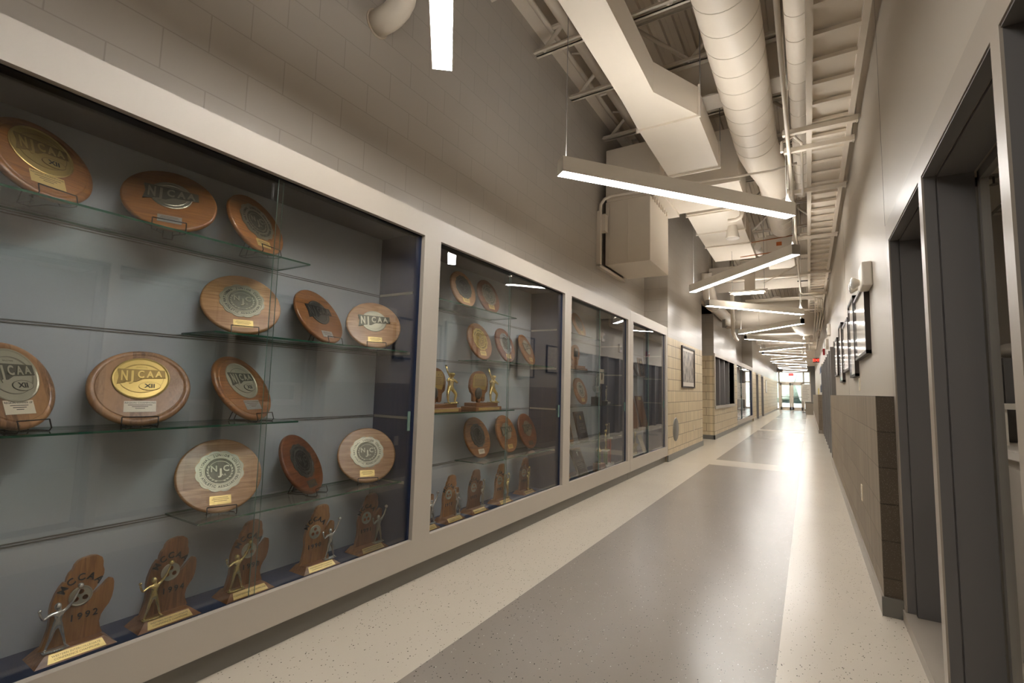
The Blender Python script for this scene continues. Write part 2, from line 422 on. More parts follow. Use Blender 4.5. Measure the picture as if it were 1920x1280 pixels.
for nm, ya, yb in (('wall_left_door_head', 25.2, 26.35), ('wall_left_door_head_far', 28.1, 29.4)):
    struct(nm, MB().box(-2.75, XF, ya, yb, 2.17, ZD), M['block_up'])
# doors on the far left
for i, (ya, yb) in enumerate(((25.2, 26.35), (28.1, 29.4))):
    d = struct('door_%d' % (i+1), MB().box(-2.4, -2.35, ya+.05, yb-.05, 0, 2.1), M['grey_liner'])
    MB().box(-2.45, -2.09, ya, ya+.05, 0, 2.17).box(-2.45, -2.09, yb-.05, yb, 0, 2.17).box(-2.45, -2.09, ya, yb, 2.1, 2.17).build('door_frame', M['grey_paint'], d)
    MB().tube([(-2.35, yb-.2, 1.02), (-2.29, yb-.2, 1.02), (-2.29, yb-.32, 1.02)], .01).build('door_handle', M['alu'], d)
# baseboards
struct('baseboard_left', MB().box(XF-.02, XF+.012, 8.63, 11.862, 0, .11).box(XF-.3, XF+.012, 11.85, 11.862, 0, .11), M['base_grey'])
struct('baseboard_left_middle', MB().box(XF-.02, XF+.012, 13.488, 18.15, 0, .11).box(-2.75, XF+.012, 13.488, 13.5, 0, .11), M['base_grey'])
struct('baseboard_left_far', MB().box(XF-.02, XF+.012, 23.75, 25.2, 0, .11).box(XF-.02, XF+.012, 26.35, 28.1, 0, .11).box(XF-.02, XF+.012, 29.4, YE, 0, .11), M['base_taupe'])
# window in the left middle wall
w = struct('window_1', MB().box(-2.35, XF+.02, 13.54, 17.5, 2.16, 2.24).box(-2.35, XF+.02, 13.54, 13.62, .8, 2.16).box(-2.35, XF+.02, 17.4, 17.5, .8, 2.16).box(-2.35, XF+.03, 13.54, 17.5, .78, .86), M['taupe'])
for k in range(1, 4):
    y = 13.62+3.78*k/4
    MB().box(-2.32, XF-.02, y-.035, y+.035, .86, 2.16).build('window_mullion', M['grey_paint'], w)
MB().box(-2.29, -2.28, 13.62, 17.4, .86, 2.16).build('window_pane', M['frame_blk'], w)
# right wall
RO = [(2.565, 3.46), (1.605, 2.50), (.645, 1.54), (-.315, .58), (-1.275, -.38), (-2.235, -1.34)]
struct('wall_right', MB().box(XR, XR+.15, 3.56, 10.55, 1.0, ZD).box(XR, XR+.15, YB, 3.56, 2.24, ZD).box(XR, XR+.15, 10.55, 18.3, 2.2, ZD).box(XR, XR+.15, 18.3, YE, 1.0, ZD).box(XR, XR+.15, YB, -2.3, 0, 2.24), M['wallR'])
struct('trim_2', MB().box(XR-.001, XR+.002, 3.598, 3.602, 2.25, ZD).box(XR-.001, XR+.002, 7.198, 7.202, 1.23, ZD), M['grey_paint'])
struct('wall_right_wainscot', MB().box(XW, XR+.15, 3.535, 10.55, 0, 1.222), M['block_brown'])
struct('wall_right_wainscot_end', MB().box(XW+.001, XR+.02, 3.527, 3.536, .1, 1.222), M['block_end'])
struct('wall_right_wainscot_far', MB().box(XW-.09, XR+.15, 18.3, YE, 0, 1.222), M['block_brown'])
struct('baseboard_right', MB().box(XW-.012, XW+.01, 3.516, 10.56, 0, .102), M['base_taupe'])
struct('baseboard_right_end', MB().box(XW-.0119, XR, 3.512, 3.526, 0, .102), M['base_grey'])
struct('baseboard_right_far', MB().box(XW-.105, XW, 18.29, YE, 0, .102), M['base_taupe'])
struct('wall_back', MB().box(-6, 5, YB-.2, YB, 0, ZD), M['wallR'])
# right storefront (near)
w = struct('window_2', MB().box(XR-.004, XR+.1, -2.3, 3.56, 2.125, 2.24), M['taupe_dark'])
edges = [3.46, 2.50, 1.54, .58, -.38, -1.34]; tops = [3.56, 2.565, 1.605, .645, -.315, -1.275]
for a, b in zip(edges, tops):
    MB().box(XR-.004, XR+.003, a, b, 0, 2.125).build('mullion_face', M['taupe_dark'], w)
    MB().box(XR+.003, .46, a, b, 0, 2.125).box(.466, .578, a, b, 0, 2.125).box(.46, .466, a+.006, b-.006, 0, 2.125).build('mullion_liner', M['grey_liner'], w)
MB().box(XR, .46, -2.3, 3.46, 2.118, 2.124).box(.466, .578, -2.3, 3.46, 2.112, 2.124).build('head_liner', M['grey_liner'], w)
MB().box(XR-.012, .46, -2.3, 3.50, .0, .06).box(.46, .60, -2.3, 3.46, 0, .045).build('window_sill', M['taupe_dark'], w)
for b in tops[1:]:
    pass
fr = MB()
for (a, b) in RO:
    fr.box(.585, .611, b-.03, b, .045, 2.11); fr.box(.585, .611, a, a+.03, .045, 2.11); fr.box(.585, .611, a, b, 2.07, 2.11); fr.box(.585, .611, a, b, .045, .09)
fr.build('glazing_frame', M['steel'], w)
MB().box(.597, .602, -2.3, 3.46, .09, 2.07).build('window_pane', M['pic_glass'], w)
# room beyond the right storefront
struct('wall_office_back', MB().box(.62, 4, 4.9, 5.0, 0, 2.7), M['wallR'])
struct('wall_office_side', MB().box(4, 4.1, -2.4, 5, 0, 2.7).box(.58, 4.1, -2.5, -2.4, 0, 2.7).box(.585, .62, 3.46, 4.9, 0, 2.7).box(.585, .62, -2.4, 4.9, 2.125, 2.7), M['wallR'])
m = MB().box(.58, 4.1, -2.4, 5, 2.6, 2.65)
struct('ceiling_office', m, M['white'])
g = MB()
for yy in (-1.2, 0, 1.2, 2.4, 3.6, 4.8): g.box(.62, 4, yy-.01, yy+.01, 2.594, 2.6)
for xx in (1.2, 1.8, 2.4, 3.0, 3.6): g.box(xx-.01, xx+.01, -2.4, 4.9, 2.594, 2.6)
struct('trim_1', g, M['base_taupe'])
t = thing('ceiling_light', 'square ceiling panel light inside the room behind the near right window', 'light', (2.1, 1.8, 2.57))
MB().box(-.3, .3, -.6, .6, 0, .02).build('light_frame', M['white'], t); MB().box(-.27, .27, -.57, .57, -.008, 0).build('diffuser', M['office_lamp'], t)
t = thing('fire_sprinkler', 'small ceiling sprinkler seen through the near right window', 'sprinkler', (1.012, 4.005, 2.6))
MB().lathe([(.035, 0), (.035, -.006)], 16).build('escutcheon', M['steel'], t)
MB().lathe([(.006, -.006), (.006, -.05), (.022, -.052), (.022, -.056)], 12).build('deflector', M['steel'], t)
t = thing('office_cabinet', 'tall dark grey cabinet behind the near right window', 'cabinet', (.96, 4.1, 0))
MB().box(0, .5, -.25, .25, 0, 1.46).build('body', M['grey_liner'], t); MB().box(-.01, 0, -.23, .23, .05, 1.42).build('door', M['black_track'], t)
MB().box(-.03, -.01, .16, .18, .9, 1.05).build('handle', M['alu'], t)
t = MB(); t.sphere((1.03, 3.98, 1.51), .065, 14, (1, 1.4, .7)); t.sphere((1.08, 4.05, 1.505), .05, 10, (1.2, .8, .8))
o = t.build('paper_bag', M['white']); tag(o, 'crumpled white bag lying on top of the tall dark cabinet', 'bag')
t = thing('office_counter', 'white counter with grey fronts behind the near right window', 'counter', (.9, 3.3, 0))
MB().box(-.12, .6, -.6, .5, .945, .985, bev=.005).build('worktop', M['white'], t); MB().box(-.08, .6, -.58, .5, 0, .945).build('cabinet_body', M['taupe'], t); MB().box(-.06, .6, .2, .5, 1.17, 1.2).box(-.04, -.02, .22, .48, .985, 1.17).build('raised_ledge', M['white'], t)
for k in range(2): MB().box(-.095, -.08, -.56+.53*k, -.05+.53*k, .1, .9).build('door', M['taupe'], t)
t = thing('drink_dispenser', 'black cylindrical dispenser with silver rings on the white counter', 'dispenser', (.893, 3.2, .985))
MB().lathe([(.0, 0), (.055, 0), (.06, .01), (.052, .1), (.052, .2), (.045, .23), (.0, .23)], 24, cap=False).build('body', M['black'], t)
MB().lathe([(.0535, .05), (.056, .05), (.056, .056), (.0535, .056)], 24).build('ring', M['chrome'], t)
MB().lathe([(.0525, .18), (.0545, .18), (.0545, .185), (.0525, .185)], 24).build('ring', M['chrome'], t)
# far right storefront
w = struct('window_3', MB().box(XR-.02, XR+.1, 10.55, 18.3, 2.1, 2.2), M['taupe'])
yy = 10.55
for k in range(9):
    y = 10.55+.06+k*(7.6/8)
    MB().box(XR-.07, XR+.08, y-.06, y+.06, 0, 2.1).build('mullion', M['grey_paint'], w)
MB().box(XR+.05, XR+.07, 10.55, 18.3, 0, 2.1).build('window_pane', M['grey_liner'], w)
# end wall with entrance
E0 = YE
struct('wall_end', MB().box(-6, -2.75, E0, E0+.2, 0, ZD).box(-2.75, .6, E0, E0+.2, 2.95, ZD).box(.12, .6, E0, E0+.2, 0, 2.95), M['grey_paint'])
w = struct('window_4', MB().box(-2.75, .12, E0, E0+.1, 2.88, 2.95).box(-2.75, .12, E0, E0+.1, 2.06, 2.16).box(-2.02, -1.92, E0, E0+.1, 0, 2.9).box(-.38, -.28, E0, E0+.1, 0, 2.9).box(-2.75, -2.68, E0, E0+.1, 0, 2.9).box(.05, .12, E0, E0+.1, 0, 2.9).box(-2.75, -2.0, E0, E0+.1, 0, .12).box(-.3, .12, E0, E0+.1, 0, .12), M['white_paint'])
MB().box(-2.7, .1, E0+.04, E0+.05, 2.16, 2.9).box(-2.7, -2.0, E0+.04, E0+.05, .1, 2.1).box(-.3, .1, E0+.04, E0+.05, .1, 2.1).build('window_pane', M['win_glass'], w)
for i, (a, b) in enumerate(((-1.92, -1.155), (-1.145, -.38))):
    d = struct('door_%d' % (i+3), MB().box(a, a+.13, E0, E0+.06, 0, 2.06).box(b-.13, b, E0, E0+.06, 0, 2.06).box(a, b, E0, E0+.06, 1.9, 2.06).box(a, b, E0, E0+.06, 0, .22), M['white_paint'])
    MB().box(a+.13, b-.13, E0+.02, E0+.03, .22, 1.9).build('door_pane', M['win_glass'], d)
    MB().tube([(a+.1, E0-.05, 1.0), (b-.1, E0-.05, 1.0)], .02).box(a+.08, a+.12, E0-.06, E0, .97, 1.03).box(b-.12, b-.08, E0-.06, E0, .97, 1.03).build('push_bar', M['alu'], d)
# outdoors
struct('ground', MB().box(-40, 40, E0+.2, E0+60, -.2, -.05), plain('pale_paving', srgb(212, 214, 208), .7))
m = MB()
for k in range(60):
    m.sphere((random.uniform(-30, 30), E0+random.uniform(34, 46), random.uniform(0, 5)), random.uniform(2, 4.5), 10)
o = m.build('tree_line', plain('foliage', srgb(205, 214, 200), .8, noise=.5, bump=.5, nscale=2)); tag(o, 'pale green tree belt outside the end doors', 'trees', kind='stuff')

# ================================================================ DISPLAY CASES
def glass_box(name, x0, x1, y0, y1, z0, z1, big, edge, parent, bigaxis):
    mb = MB().box(x0, x1, y0, y1, z0, z1)
    mb.bm.normal_update()
    for f in mb.bm.faces:
        ax = max(range(3), key=lambda i: abs(f.normal[i])); f.material_index = 0 if ax == bigaxis else 1
    return mb.build(name, [big, edge], parent)
ZT, ZB, ZF = 2.185, .265, .20
def case(y0, y1, pl, pr, shelves, label, ordinal, splits=None, ztop=2.21):
    t = thing('display_case', label, 'display case', (XF, (y0+y1)/2, 0), 0, 'built-in display cases along the left wall')
    ox, oy = XF, (y0+y1)/2
    def P(mb): 
        for v in mb.bm.verts: v.co -= Vector((ox, oy, 0))
        return mb
    a, b = y0-pl, y1+pr
    P(MB().box(XF-.03, XF, a, b, ZT, 2.33).box(XF-.03, XF, a, b, .11, ZB).box(XF-.03, XF, a, y0, ZB, ZT).box(XF-.03, XF, y1, b, ZB, ZT)).build('face_frame', M['taupe'], t)
    P(MB().box(XL+.01, XF-.03, a, b, 2.30, 2.33)).build('top_board', M['taupe'], t)
    P(MB().box(XL+.01, XF-.03, a, b, .11, .14)).build('bottom_board', M['taupe'], t)
    P(MB().box(XL+.003, -2.5, a, b, .14, 2.30)).build('back_panel', M['case_back'], t)
    P(MB().box(-2.5, XF-.032, y1+.005, b-.001, .14, 2.3)).build('side_panel', M['navy'], t)
    P(MB().box(-2.5, XF-.032, a+.001, y0-.005, .14, 2.3)).build('side_panel', M['navy'], t)
    P(MB().box(-2.5, XF-.035, y0-.004, y1+.004, .15, ZF)).build('case_floor', M['navy'], t)
    P(MB().box(-2.5, XF-.035, y0-.004, y1+.004, ztop, ztop+.03)).build('case_ceiling', M['case_top'], t)
    P(MB().box(XF-.085, XF-.033, y0-.004, y1+.004, ZT-.005, ZT+.02)).build('door_track', M['black_track'], t)
    P(MB().box(XF-.09, XF-.033, y0-.004, y1+.004, ZF, ZF+.012)).build('door_track', M['black_track'], t)
    P(MB().box(XF-.075, XF-.033, y1-.012, y1+.004, ZB-.05, ZT)).build('door_jamb', M['blue_track'], t)
    P(MB().box(XF-.075, XF-.033, y0-.004, y0+.012, ZB-.05, ZT)).build('door_jamb', M['blue_track'], t)
    for z in (1.81, 1.41, 1.0, .595):
        P(MB().box(-2.5, -2.497, y0, y1, z-.005, z-.001).box(-2.5, -2.497, y0, y1, z+.005, z+.009)).build('shelf_channel', M['steel_dull'], t)
        P(MB().box(-2.49, XF-.09, y1+.001, y1+.005, z-.004, z+.012)).build('side_channel', M['alu'], t)
    for z, ya, yb in shelves:
        o = glass_box('glass_shelf', -2.495-ox, -2.205-ox, ya-oy, yb-oy, z-.008, z, M['shelf_glass'], M['shelf_edge'], t, 2)
    sp = splits or [(y0+.01, (y0+y1)/2+.03), ((y0+y1)/2-.03, y1-.01)]
    for k, (ya, yb) in enumerate(sp):
        xg = XF-.065+(.022 if k % 2 else 0)
        d = glass_box('glass_door', xg-ox, xg+.006-ox, ya-oy, yb-oy, ZF+.012, ZT+.01, M['glass'], M['glass_edge'], t, 0)
    P(MB().box(XF-.06, XF-.04, a, b, 0, .11)).build('toe_kick', M['base_grey'], t)
    P(MB().box(XF-.037, XF-.031, y1-.05, y1-.03, .93, 1.05)).build('door_pull', M['glass_edge'], t)
    return t
case(.33, 2.30, .08, .08, [(1.83, .335, 1.55), (1.43, 1.10, 2.295), (1.02, .335, 1.54), (.61, 1.10, 2.295)], 'nearest glass display case, five round plaques tall with sliding doors', 0, [(.34, 1.345), (1.305, 2.295)])
case(2.46, 4.425, .08, .08, [(1.83, 2.465, 3.65), (1.43, 3.2, 4.42), (1.02, 2.465, 3.65), (.61, 3.2, 4.42)], 'second display case from the camera, with two gold batter trophies on a shelf', 1)
case(4.585, 6.455, .08, .10, [(1.83, 4.59, 5.7), (1.43, 4.59, 5.9), (1.02, 4.59, 6.45), (.61, 4.59, 6.45)], 'third display case from the camera, with tall column trophies at the bottom', 2)
case(6.68, 8.53, .12, .10, [(1.43, 6.69, 8.3), (.61, 6.69, 8.52)], 'fourth display case, beside the cream block pilaster', 3)
case(18.25, 23.5, .08, .2, [(1.43, 18.3, 23.4), (1.02, 18.3, 23.4)], 'far display case beyond the four-bay window with dark mullions', 4, [(18.26, 20.05), (19.95, 21.85), (21.75, 23.49)])

# ================================================================ PLAQUES
TILT = 18
def PF(Rr, tl):
    """frame of a disc leaning back: (a right, b up, d out) -> local xyz"""
    c, s = math.cos(tl), math.sin(tl)
    def fn(a, b, d): return (-s*(b+Rr)+c*d, a, c*(b+Rr)+s*d+.012)
    return fn
def disc_mesh(Rr, tl, rim):
    fn = PF(Rr, tl); m = MB()
    if rim:
        pr = [(Rr-.006, -.022), (Rr, -.018), (Rr, -.010), (Rr-.004, -.003), (Rr-.012, 0), (Rr-.022, -.0005), (Rr-.024, -.003), (Rr-.027, -.003), (Rr-.029, 0)]
    else:
        pr = [(Rr-.004, -.020), (Rr, -.016), (Rr, -.006), (Rr-.003, -.001), (Rr-.008, 0)]
    m.lathe(pr, 72, fn); return m.mesh('wood_disc')
def medal_xii(Rr, tl):
    f0 = PF(Rr, tl); cy = .034
    fn = lambda a, b, d: f0(a*1.12, b*1.12+cy, d)
    m = MB(); rx = .088
    m.lathe([(rx, 0), (rx, .003), (rx-.003, .0042), (rx-.006, .003), (rx-.007, .0022)], 56, fn, smooth=False)
    # inner oval ring
    def ring(cx, cyy, ra, rb, w, d0, d1, n=44):
        for k in range(n):
            a0, a1 = 2*PI*k/n, 2*PI*(k+1)/n
            q = []
            for aa in (a0, a1):
                q.append([(cx+ra*math.cos(aa), cyy+rb*math.sin(aa)), (cx+(ra-w)*math.cos(aa), cyy+(rb-w)*math.sin(aa))])
            m._face([m.bm.verts.new(fn(*p, d1)) for p in (q[0][0], q[1][0], q[1][1], q[0][1])])
            m._face([m.bm.verts.new(fn(*p)) for p in ((*q[0][0], d0), (*q[1][0], d0), (*q[1][0], d1), (*q[0][0], d1))])
            m._face([m.bm.verts.new(fn(*p)) for p in ((*q[0][1], d0), (*q[1][1], d0), (*q[1][1], d1), (*q[0][1], d1))])
    ring(0, 0, .066, .060, .002, .0022, .0035)
    return m, fn, ring
def big_letters(m, fn, d0, scale=1.0, yo=.012, base=True):
    # NJCAA in tall block letters, N and J dropping lower, on a raised banner
    sx = .52
    widths = [('N', -.056, 1.22, -.005), ('J', -.030, 1.22, -.005), ('C', -.002, .92, .002), ('A', .029, .84, .003), ('A', .058, .76, .005)]
    pts = [(-.078, .030), (.080, .026), (.082, -.012), (.006, -.016), (-.016, -.030), (-.050, -.030), (-.052, -.034), (-.080, -.042), (-.074, -.004), (-.080, .026)]
    if base: m.mi = 1; m.prism([(a*scale, b*scale+yo) for a, b in pts], d0, d0+.0016, lambda a, b, d: fn(a, b, d)); m.mi = 0
    for ch, x, h, dy in widths:
        def xf(a, b, x=x, h=h, dy=dy): return ((a*.92+x)*scale, (b*1.15*h+dy)*scale+yo)
        add_text(m, ch, .046, lambda a, b, d: fn(a, b, d+d0+(.0016 if base else 0)), .0016, {'N': .74, 'J': 1.15}.get(ch, .76), bold=.03, xf=xf)
def mk_xii(Rr, tl):
    m, fn, ring = medal_xii(Rr, tl)
    m.mi = 1; ring(0, 0, .068, .062, .0012, .0022, .0030); ring(.026, -.034, .0335, .0175, .0015, .002, .005); m.mi = 0
    big_letters(m, fn, .0022, .9, .012)
    m.prism([(.026+.032*math.cos(2*PI*k/28), -.034+.016*math.sin(2*PI*k/28)) for k in range(28)], .002, .0052, fn)
    add_text(m, 'REGIONAL', .007, lambda a, b, d: fn(a, b+.048, d+.0022), .001)
    me = m.mesh('medallion')
    m2 = MB(); add_text(m2, 'XII', .023, lambda a, b, d: fn(a+.026, b-.034, d+.0052), .0006, 1.15, bold=.025)
    return me, m2.mesh('roman_numeral')
def mk_oval(Rr, tl):
    f0 = PF(Rr, tl); fn = lambda a, b, d: f0(a*1.18, b*1.18+.022, d)
    m = MB(); n = 48
    m.lathe([(.066, 0), (.066, .003), (.063, .0042), (.060, .003), (.052, .003), (.050, .004), (.048, .0028)], n, fn, smooth=False)
    big_letters(m, fn, .003, 1.05, .004)
    return m.mesh('medallion'), None
def mk_seal(Rr, tl):
    f0 = PF(Rr, tl); fn = lambda a, b, d: f0(a*1.2, b*1.2+.014, d)
    m = MB(); pts = []
    for k in range(144):
        a = 2*PI*k/144; rr = .079+.0055*abs(math.sin(a*6)) ; pts.append((rr*math.cos(a), rr*math.sin(a)))
    m.prism(pts, 0, .003, fn)
    m.lathe([(.076, .003), (.076, .0045), (.074, .0045), (.073, .0032), (.056, .0032), (.055, .0048), (.053, .0048), (.051, .0022)], 56, fn, smooth=False)
    m.mi = 1; m.lathe([(.0508, .0030), (.0505, .0033)], 56, fn, smooth=False); m.mi = 0
    m.lathe([(.041, .0030), (.041, .0037), (.0395, .0037), (.0395, .0030)], 48, fn, smooth=False, cap=False)
    add_text(m, 'N', .034, lambda a, b, d: fn(a-.021, b+.008, d+.0034), .002, .9, bold=.02)
    add_text(m, 'C', .034, lambda a, b, d: fn(a+.021, b+.008, d+.0034), .002, .9, bold=.02)
    add_text(m, 'J', .038, lambda a, b, d: fn(a+.002, b-.006, d+.0034), .002, 1.2, bold=.02)
    add_text(m, 'AA', .012, lambda a, b, d: fn(a+.012, b-.017, d+.0034), .001)
    for sgn in (-1, 1):
        for k in range(7):
            a = -PI/2+sgn*(.35+.28*k)
            m.prism([(.043*math.cos(a)+.006*math.cos(a+sgn*1.1+q)*w, .043*math.sin(a)+.006*math.sin(a+sgn*1.1+q)*w) for q, w in ((0, 1), (PI/2, .4), (PI, 1), (3*PI/2, .4))], .0033, .0042, fn)
    me = m.mesh('medallion')
    m2 = MB()
    arc_text(m2, 'NATIONAL JUNIOR COLLEGE', .013, .0645, PI/2, 3.5, lambda a, b, d: fn(a, b, d+.0033), .001)
    arc_text(m2, 'ATHLETIC ASSOCIATION', .013, .0645, -PI/2, 2.3, lambda a, b, d: fn(a, b, d+.0033), .001, flip=True)
    return me, m2.mesh('ring_lettering')
def plate_mesh(Rr, tl, w, h, cy, lines, bars):
    f0 = PF(Rr, tl); m = MB()
    m.prism([(-w/2, cy-h/2), (w/2, cy-h/2), (w/2, cy+h/2), (-w/2, cy+h/2)], 0, .0012, f0)
    me = m.mesh('name_plate'); m2 = MB()
    y = cy+h/2-.009
    for tx, sz in lines:
        add_text(m2, tx, sz, lambda a, b, d, y=y: f0(a, b+y, d+.0012), .0003); y -= .0095
    for bw in bars:
        m2.prism([(-bw*w/2, y-.0012), (bw*w/2, y-.0012), (bw*w/2, y+.0012), (-bw*w/2, y+.0012)], .0012, .0015, f0); y -= .0075
    return me, m2.mesh('engraving')
def easel_mesh(w, tl):
    m = MB(); r = .0022; fx = .030; hz = .042
    c, s = math.cos(tl), math.sin(tl)
    # front lip, side arms, back support
    for sg in (-1, 1):
        m.tube([(-.150, sg*.018, .0025), (-.06, sg*.02, .0025), (-.012, sg*w/2, .0025), (fx, sg*w/2, .0025), (fx+.006, sg*w/2, .012), (fx-.004, sg*w/2, hz)], r, 6)
        m.tube([(-.026, sg*w*.35, .0025), (-.026-s*.15, sg*.012, c*.15+.006)], r, 6)
    m.tube([(fx-.004, -w/2, hz), (fx-.004, w/2, hz)], r, 6)
    m.tube([(-.150, -.018, .0025), (-.150, .018, .0025)], r, 6)
    m.tube([(-.026-s*.15, -.012, c*.15+.006), (-.026-s*.15, .012, c*.15+.006)], r, 6)
    m.tube([(-.150, -.018, .0025), (-.026-s*.15, -.012, c*.15)], r, 6); m.tube([(-.150, .018, .0025), (-.026-s*.15, .012, c*.15)], r, 6)
    return m.mesh('wire_frame')
RR, TL = .165, R(18)
DISC = {(r, T): disc_mesh(r, R(T), False) for r, T in ()}
_mc = {}
def cached(kind, Rr, T):
    key = (kind, round(Rr, 3), T)
    if key not in _mc:
        tl = R(T)
        _mc[key] = {'disc': lambda: disc_mesh(Rr, tl, False), 'rimdisc': lambda: disc_mesh(Rr, tl, True),
                    'xii': lambda: mk_xii(Rr, tl), 'oval': lambda: mk_oval(Rr, tl), 'seal': lambda: mk_seal(Rr, tl),
                    'plate_small': lambda: plate_mesh(Rr, tl, .086, .040, -Rr+.054, [], [.7, .8, .6]),
                    'plate_champ': lambda: plate_mesh(Rr, tl, .106, .050, -Rr+.078, [('REGION CHAMPIONS', .0105)], [.75, .5, .3]),
                    'plate_run': lambda: plate_mesh(Rr, tl, .106, .050, -Rr+.078, [('REGION RUNNER UP', .0105)], [.6, .45, .25])}[kind]()
    return _mc[key]
EAS = easel_mesh(.116, R(27))
def plaque(x, y, z, yaw, Rr, T, kind, wmat, mmat, pmat, plate, rim, label, stand):
    grp = 'round wooden award plaques'
    t = thing('award_plaque', label, 'plaque', (x, y, z), R(yaw), grp)
    Rr = round(Rr, 3)
    put('wood_disc', cached('rimdisc' if rim else 'disc', Rr, T), t, mat=M[wmat])
    me, me2 = cached(kind, Rr, T)
    md = put('medallion', me, t, mat=M[mmat])
    if len(me.materials) < 2: me.materials.append(M['pat_pewter'])
    md.material_slots[1].link = 'OBJECT'; md.material_slots[1].material = M[{'gold': 'pat_gold', 'pewter_dark': 'pat_dark'}.get(mmat, 'pat_pewter')]
    if me2: put('ring_lettering' if kind == 'seal' else 'roman_numeral', me2, t, mat=M['ink'] if kind == 'xii' else M['pat_dark'])
    p1, p2 = cached(plate, Rr, T)
    pp = put('name_plate', p1, t, mat=M[pmat]); put('engraving', p2, pp, mat=M['engrave'] if pmat != 'paperplate' else M['ink'])
    if stand:
        s = thing('plaque_stand', stand, 'stand', (x, y, z), R(yaw), 'black wire plaque stands')
        put('wire_frame', EAS, s, mat=M['wire'])
    return t
PQ = [ # x y z yaw R T kind wood medal plate pmat rim label stand
 (-2.277, 0.552, 1.83, 16, 0.165, 24, 'xii', 'wood_orange', 'gold', 'plate_champ', 'brass', 1, 'orange brown plaque with gold XII medallion, leftmost on the top glass shelf', 'black wire stand holding the leftmost plaque on the top shelf'),
 (-2.272, 0.919, 1.83, -21, 0.174, 29, 'oval', 'wood_orange', 'pewter', 'plate_small', 'silverplate', 0, 'orange brown plaque with pewter banner emblem, middle of the top glass shelf', 'black twisted wire stand under the middle plaque of the top shelf'),
 (-2.261, 1.342, 1.83, 15, 0.165, 24, 'seal', 'wood_orange', 'pewter', 'plate_small', 'brass', 0, 'turned plaque with scalloped seal, behind the glass door edge on the top shelf', 'black wire stand of the turned plaque at the end of the top shelf'),
 (-2.291, 1.277, 1.43, -19, 0.177, 30, 'seal', 'wood_honey', 'pewter', 'plate_small', 'brass', 0, 'honey coloured plaque with scalloped seal on the shelf just below the top one', 'black wire stand below the honey plaque of the second shelf'),
 (-2.299, 1.778, 1.43, 13, 0.176, 29, 'oval', 'wood_orange', 'pewter_dark', 'plate_small', 'silverplate', 0, 'turned reddish plaque with dark banner emblem, middle of the second shelf', 'black wire stand of the turned plaque on the second shelf'),
 (-2.294, 2.105, 1.43, -31, 0.171, 27, 'oval', 'wood_honey', 'nickel', 'plate_small', 'brass', 0, 'pale plaque with nickel banner emblem by the blue case end, second shelf', 'black wire stand of the pale plaque by the blue case end'),
 (-2.300, 0.559, 1.02, 33, 0.160, 21, 'xii', 'wood_walnut', 'nickel', 'plate_run', 'paperplate', 1, 'walnut plaque with nickel XII medallion cut by the left picture edge', 'black wire stand of the plaque cut by the left picture edge'),
 (-2.292, 0.889, 1.02, -17, 0.175, 30, 'xii', 'wood_walnut', 'gold', 'plate_champ', 'paperplate', 1, 'walnut plaque facing the camera with bright gold XII medallion and ivory plate', 'black twisted wire stand under the walnut plaque with gold medallion'),
 (-2.283, 1.381, 1.02, 23, 0.178, 31, 'xii', 'wood_orange', 'nickel', 'plate_champ', 'silverplate', 1, 'turned brown plaque with nickel XII medallion and silver plate on the third shelf', 'black wire stand of the turned plaque at the end of the third shelf'),
 (-2.285, 1.233, 0.61, -19, 0.178, 30, 'seal', 'wood_honey', 'pewter', 'plate_small', 'brass', 0, 'large honey plaque with scalloped seal and shiny brass plate, lowest glass shelf', 'black wire stand of the large honey plaque on the lowest shelf'),
 (-2.292, 1.738, 0.61, 26, 0.174, 29, 'seal', 'wood_red', 'pewter_dark', 'plate_small', 'pewter_dark', 0, 'turned dark red brown plaque with blackened seal on the lowest glass shelf', 'black wire stand of the dark red plaque on the lowest shelf'),
 (-2.292, 2.095, 0.61, -35, 0.175, 27, 'seal', 'wood_honey', 'pewter', 'plate_small', 'brass', 0, 'honey plaque with scalloped seal in front of the navy case end, lowest shelf', 'black wire stand in front of the navy case end, lowest shelf'),
 (-2.287, 3.031, 1.83, 0, 0.154, 17, 'seal', 'wood_honey', 'pewter_dark', 'plate_small', 'brass', 0, 'left plaque of two on the top shelf of the second case', None),
 (-2.279, 3.379, 1.83, 0, 0.154, 17, 'seal', 'wood_red', 'pewter', 'plate_small', 'brass', 0, 'right plaque of two on the top shelf of the second case', None),
 (-2.308, 3.319, 1.43, 0, 0.164, 18, 'seal', 'wood_orange', 'gold', 'plate_small', 'brass', 0, 'left orange plaque on the second shelf of the second case', None),
 (-2.299, 3.711, 1.43, 4, 0.164, 18, 'seal', 'wood_red', 'chrome', 'plate_small', 'brass', 0, 'middle plaque with shiny silver seal, second shelf of the second case', None),
 (-2.326, 4.181, 1.43, 9, 0.164, 22, 'oval', 'wood_orange', 'nickel', 'plate_small', 'brass', 0, 'right plaque with pale emblem, second shelf of the second case', None),
 (-2.340, 3.386, 0.61, 1, 0.176, 19, 'seal', 'wood_orange', 'pewter_dark', 'plate_small', 'paperplate', 0, 'left plaque with dark seal, lowest shelf of the second case', None),
 (-2.340, 3.851, 0.61, 3, 0.176, 19, 'oval', 'wood_orange', 'pewter', 'plate_small', 'brass', 0, 'middle plaque, lowest shelf of the second case above the mitten trophies', None),
 (-2.340, 4.235, 0.61, 3, 0.176, 18, 'oval', 'wood_red', 'pewter', 'plate_small', 'pewter_dark', 0, 'right plaque by the navy end, lowest shelf of the second case', None),
 (-2.310, 5.411, 1.83, 2, 0.165, 22, 'seal', 'wood_honey', 'pewter', 'plate_small', 'brass', 0, 'round plaque at the top left of the third case', None),
 (-2.302, 5.430, 1.02, -1, 0.167, 16, 'seal', 'wood_orange', 'nickel', 'plate_small', 'brass', 0, 'round plaque under the wooden clock award in the third case', None)]
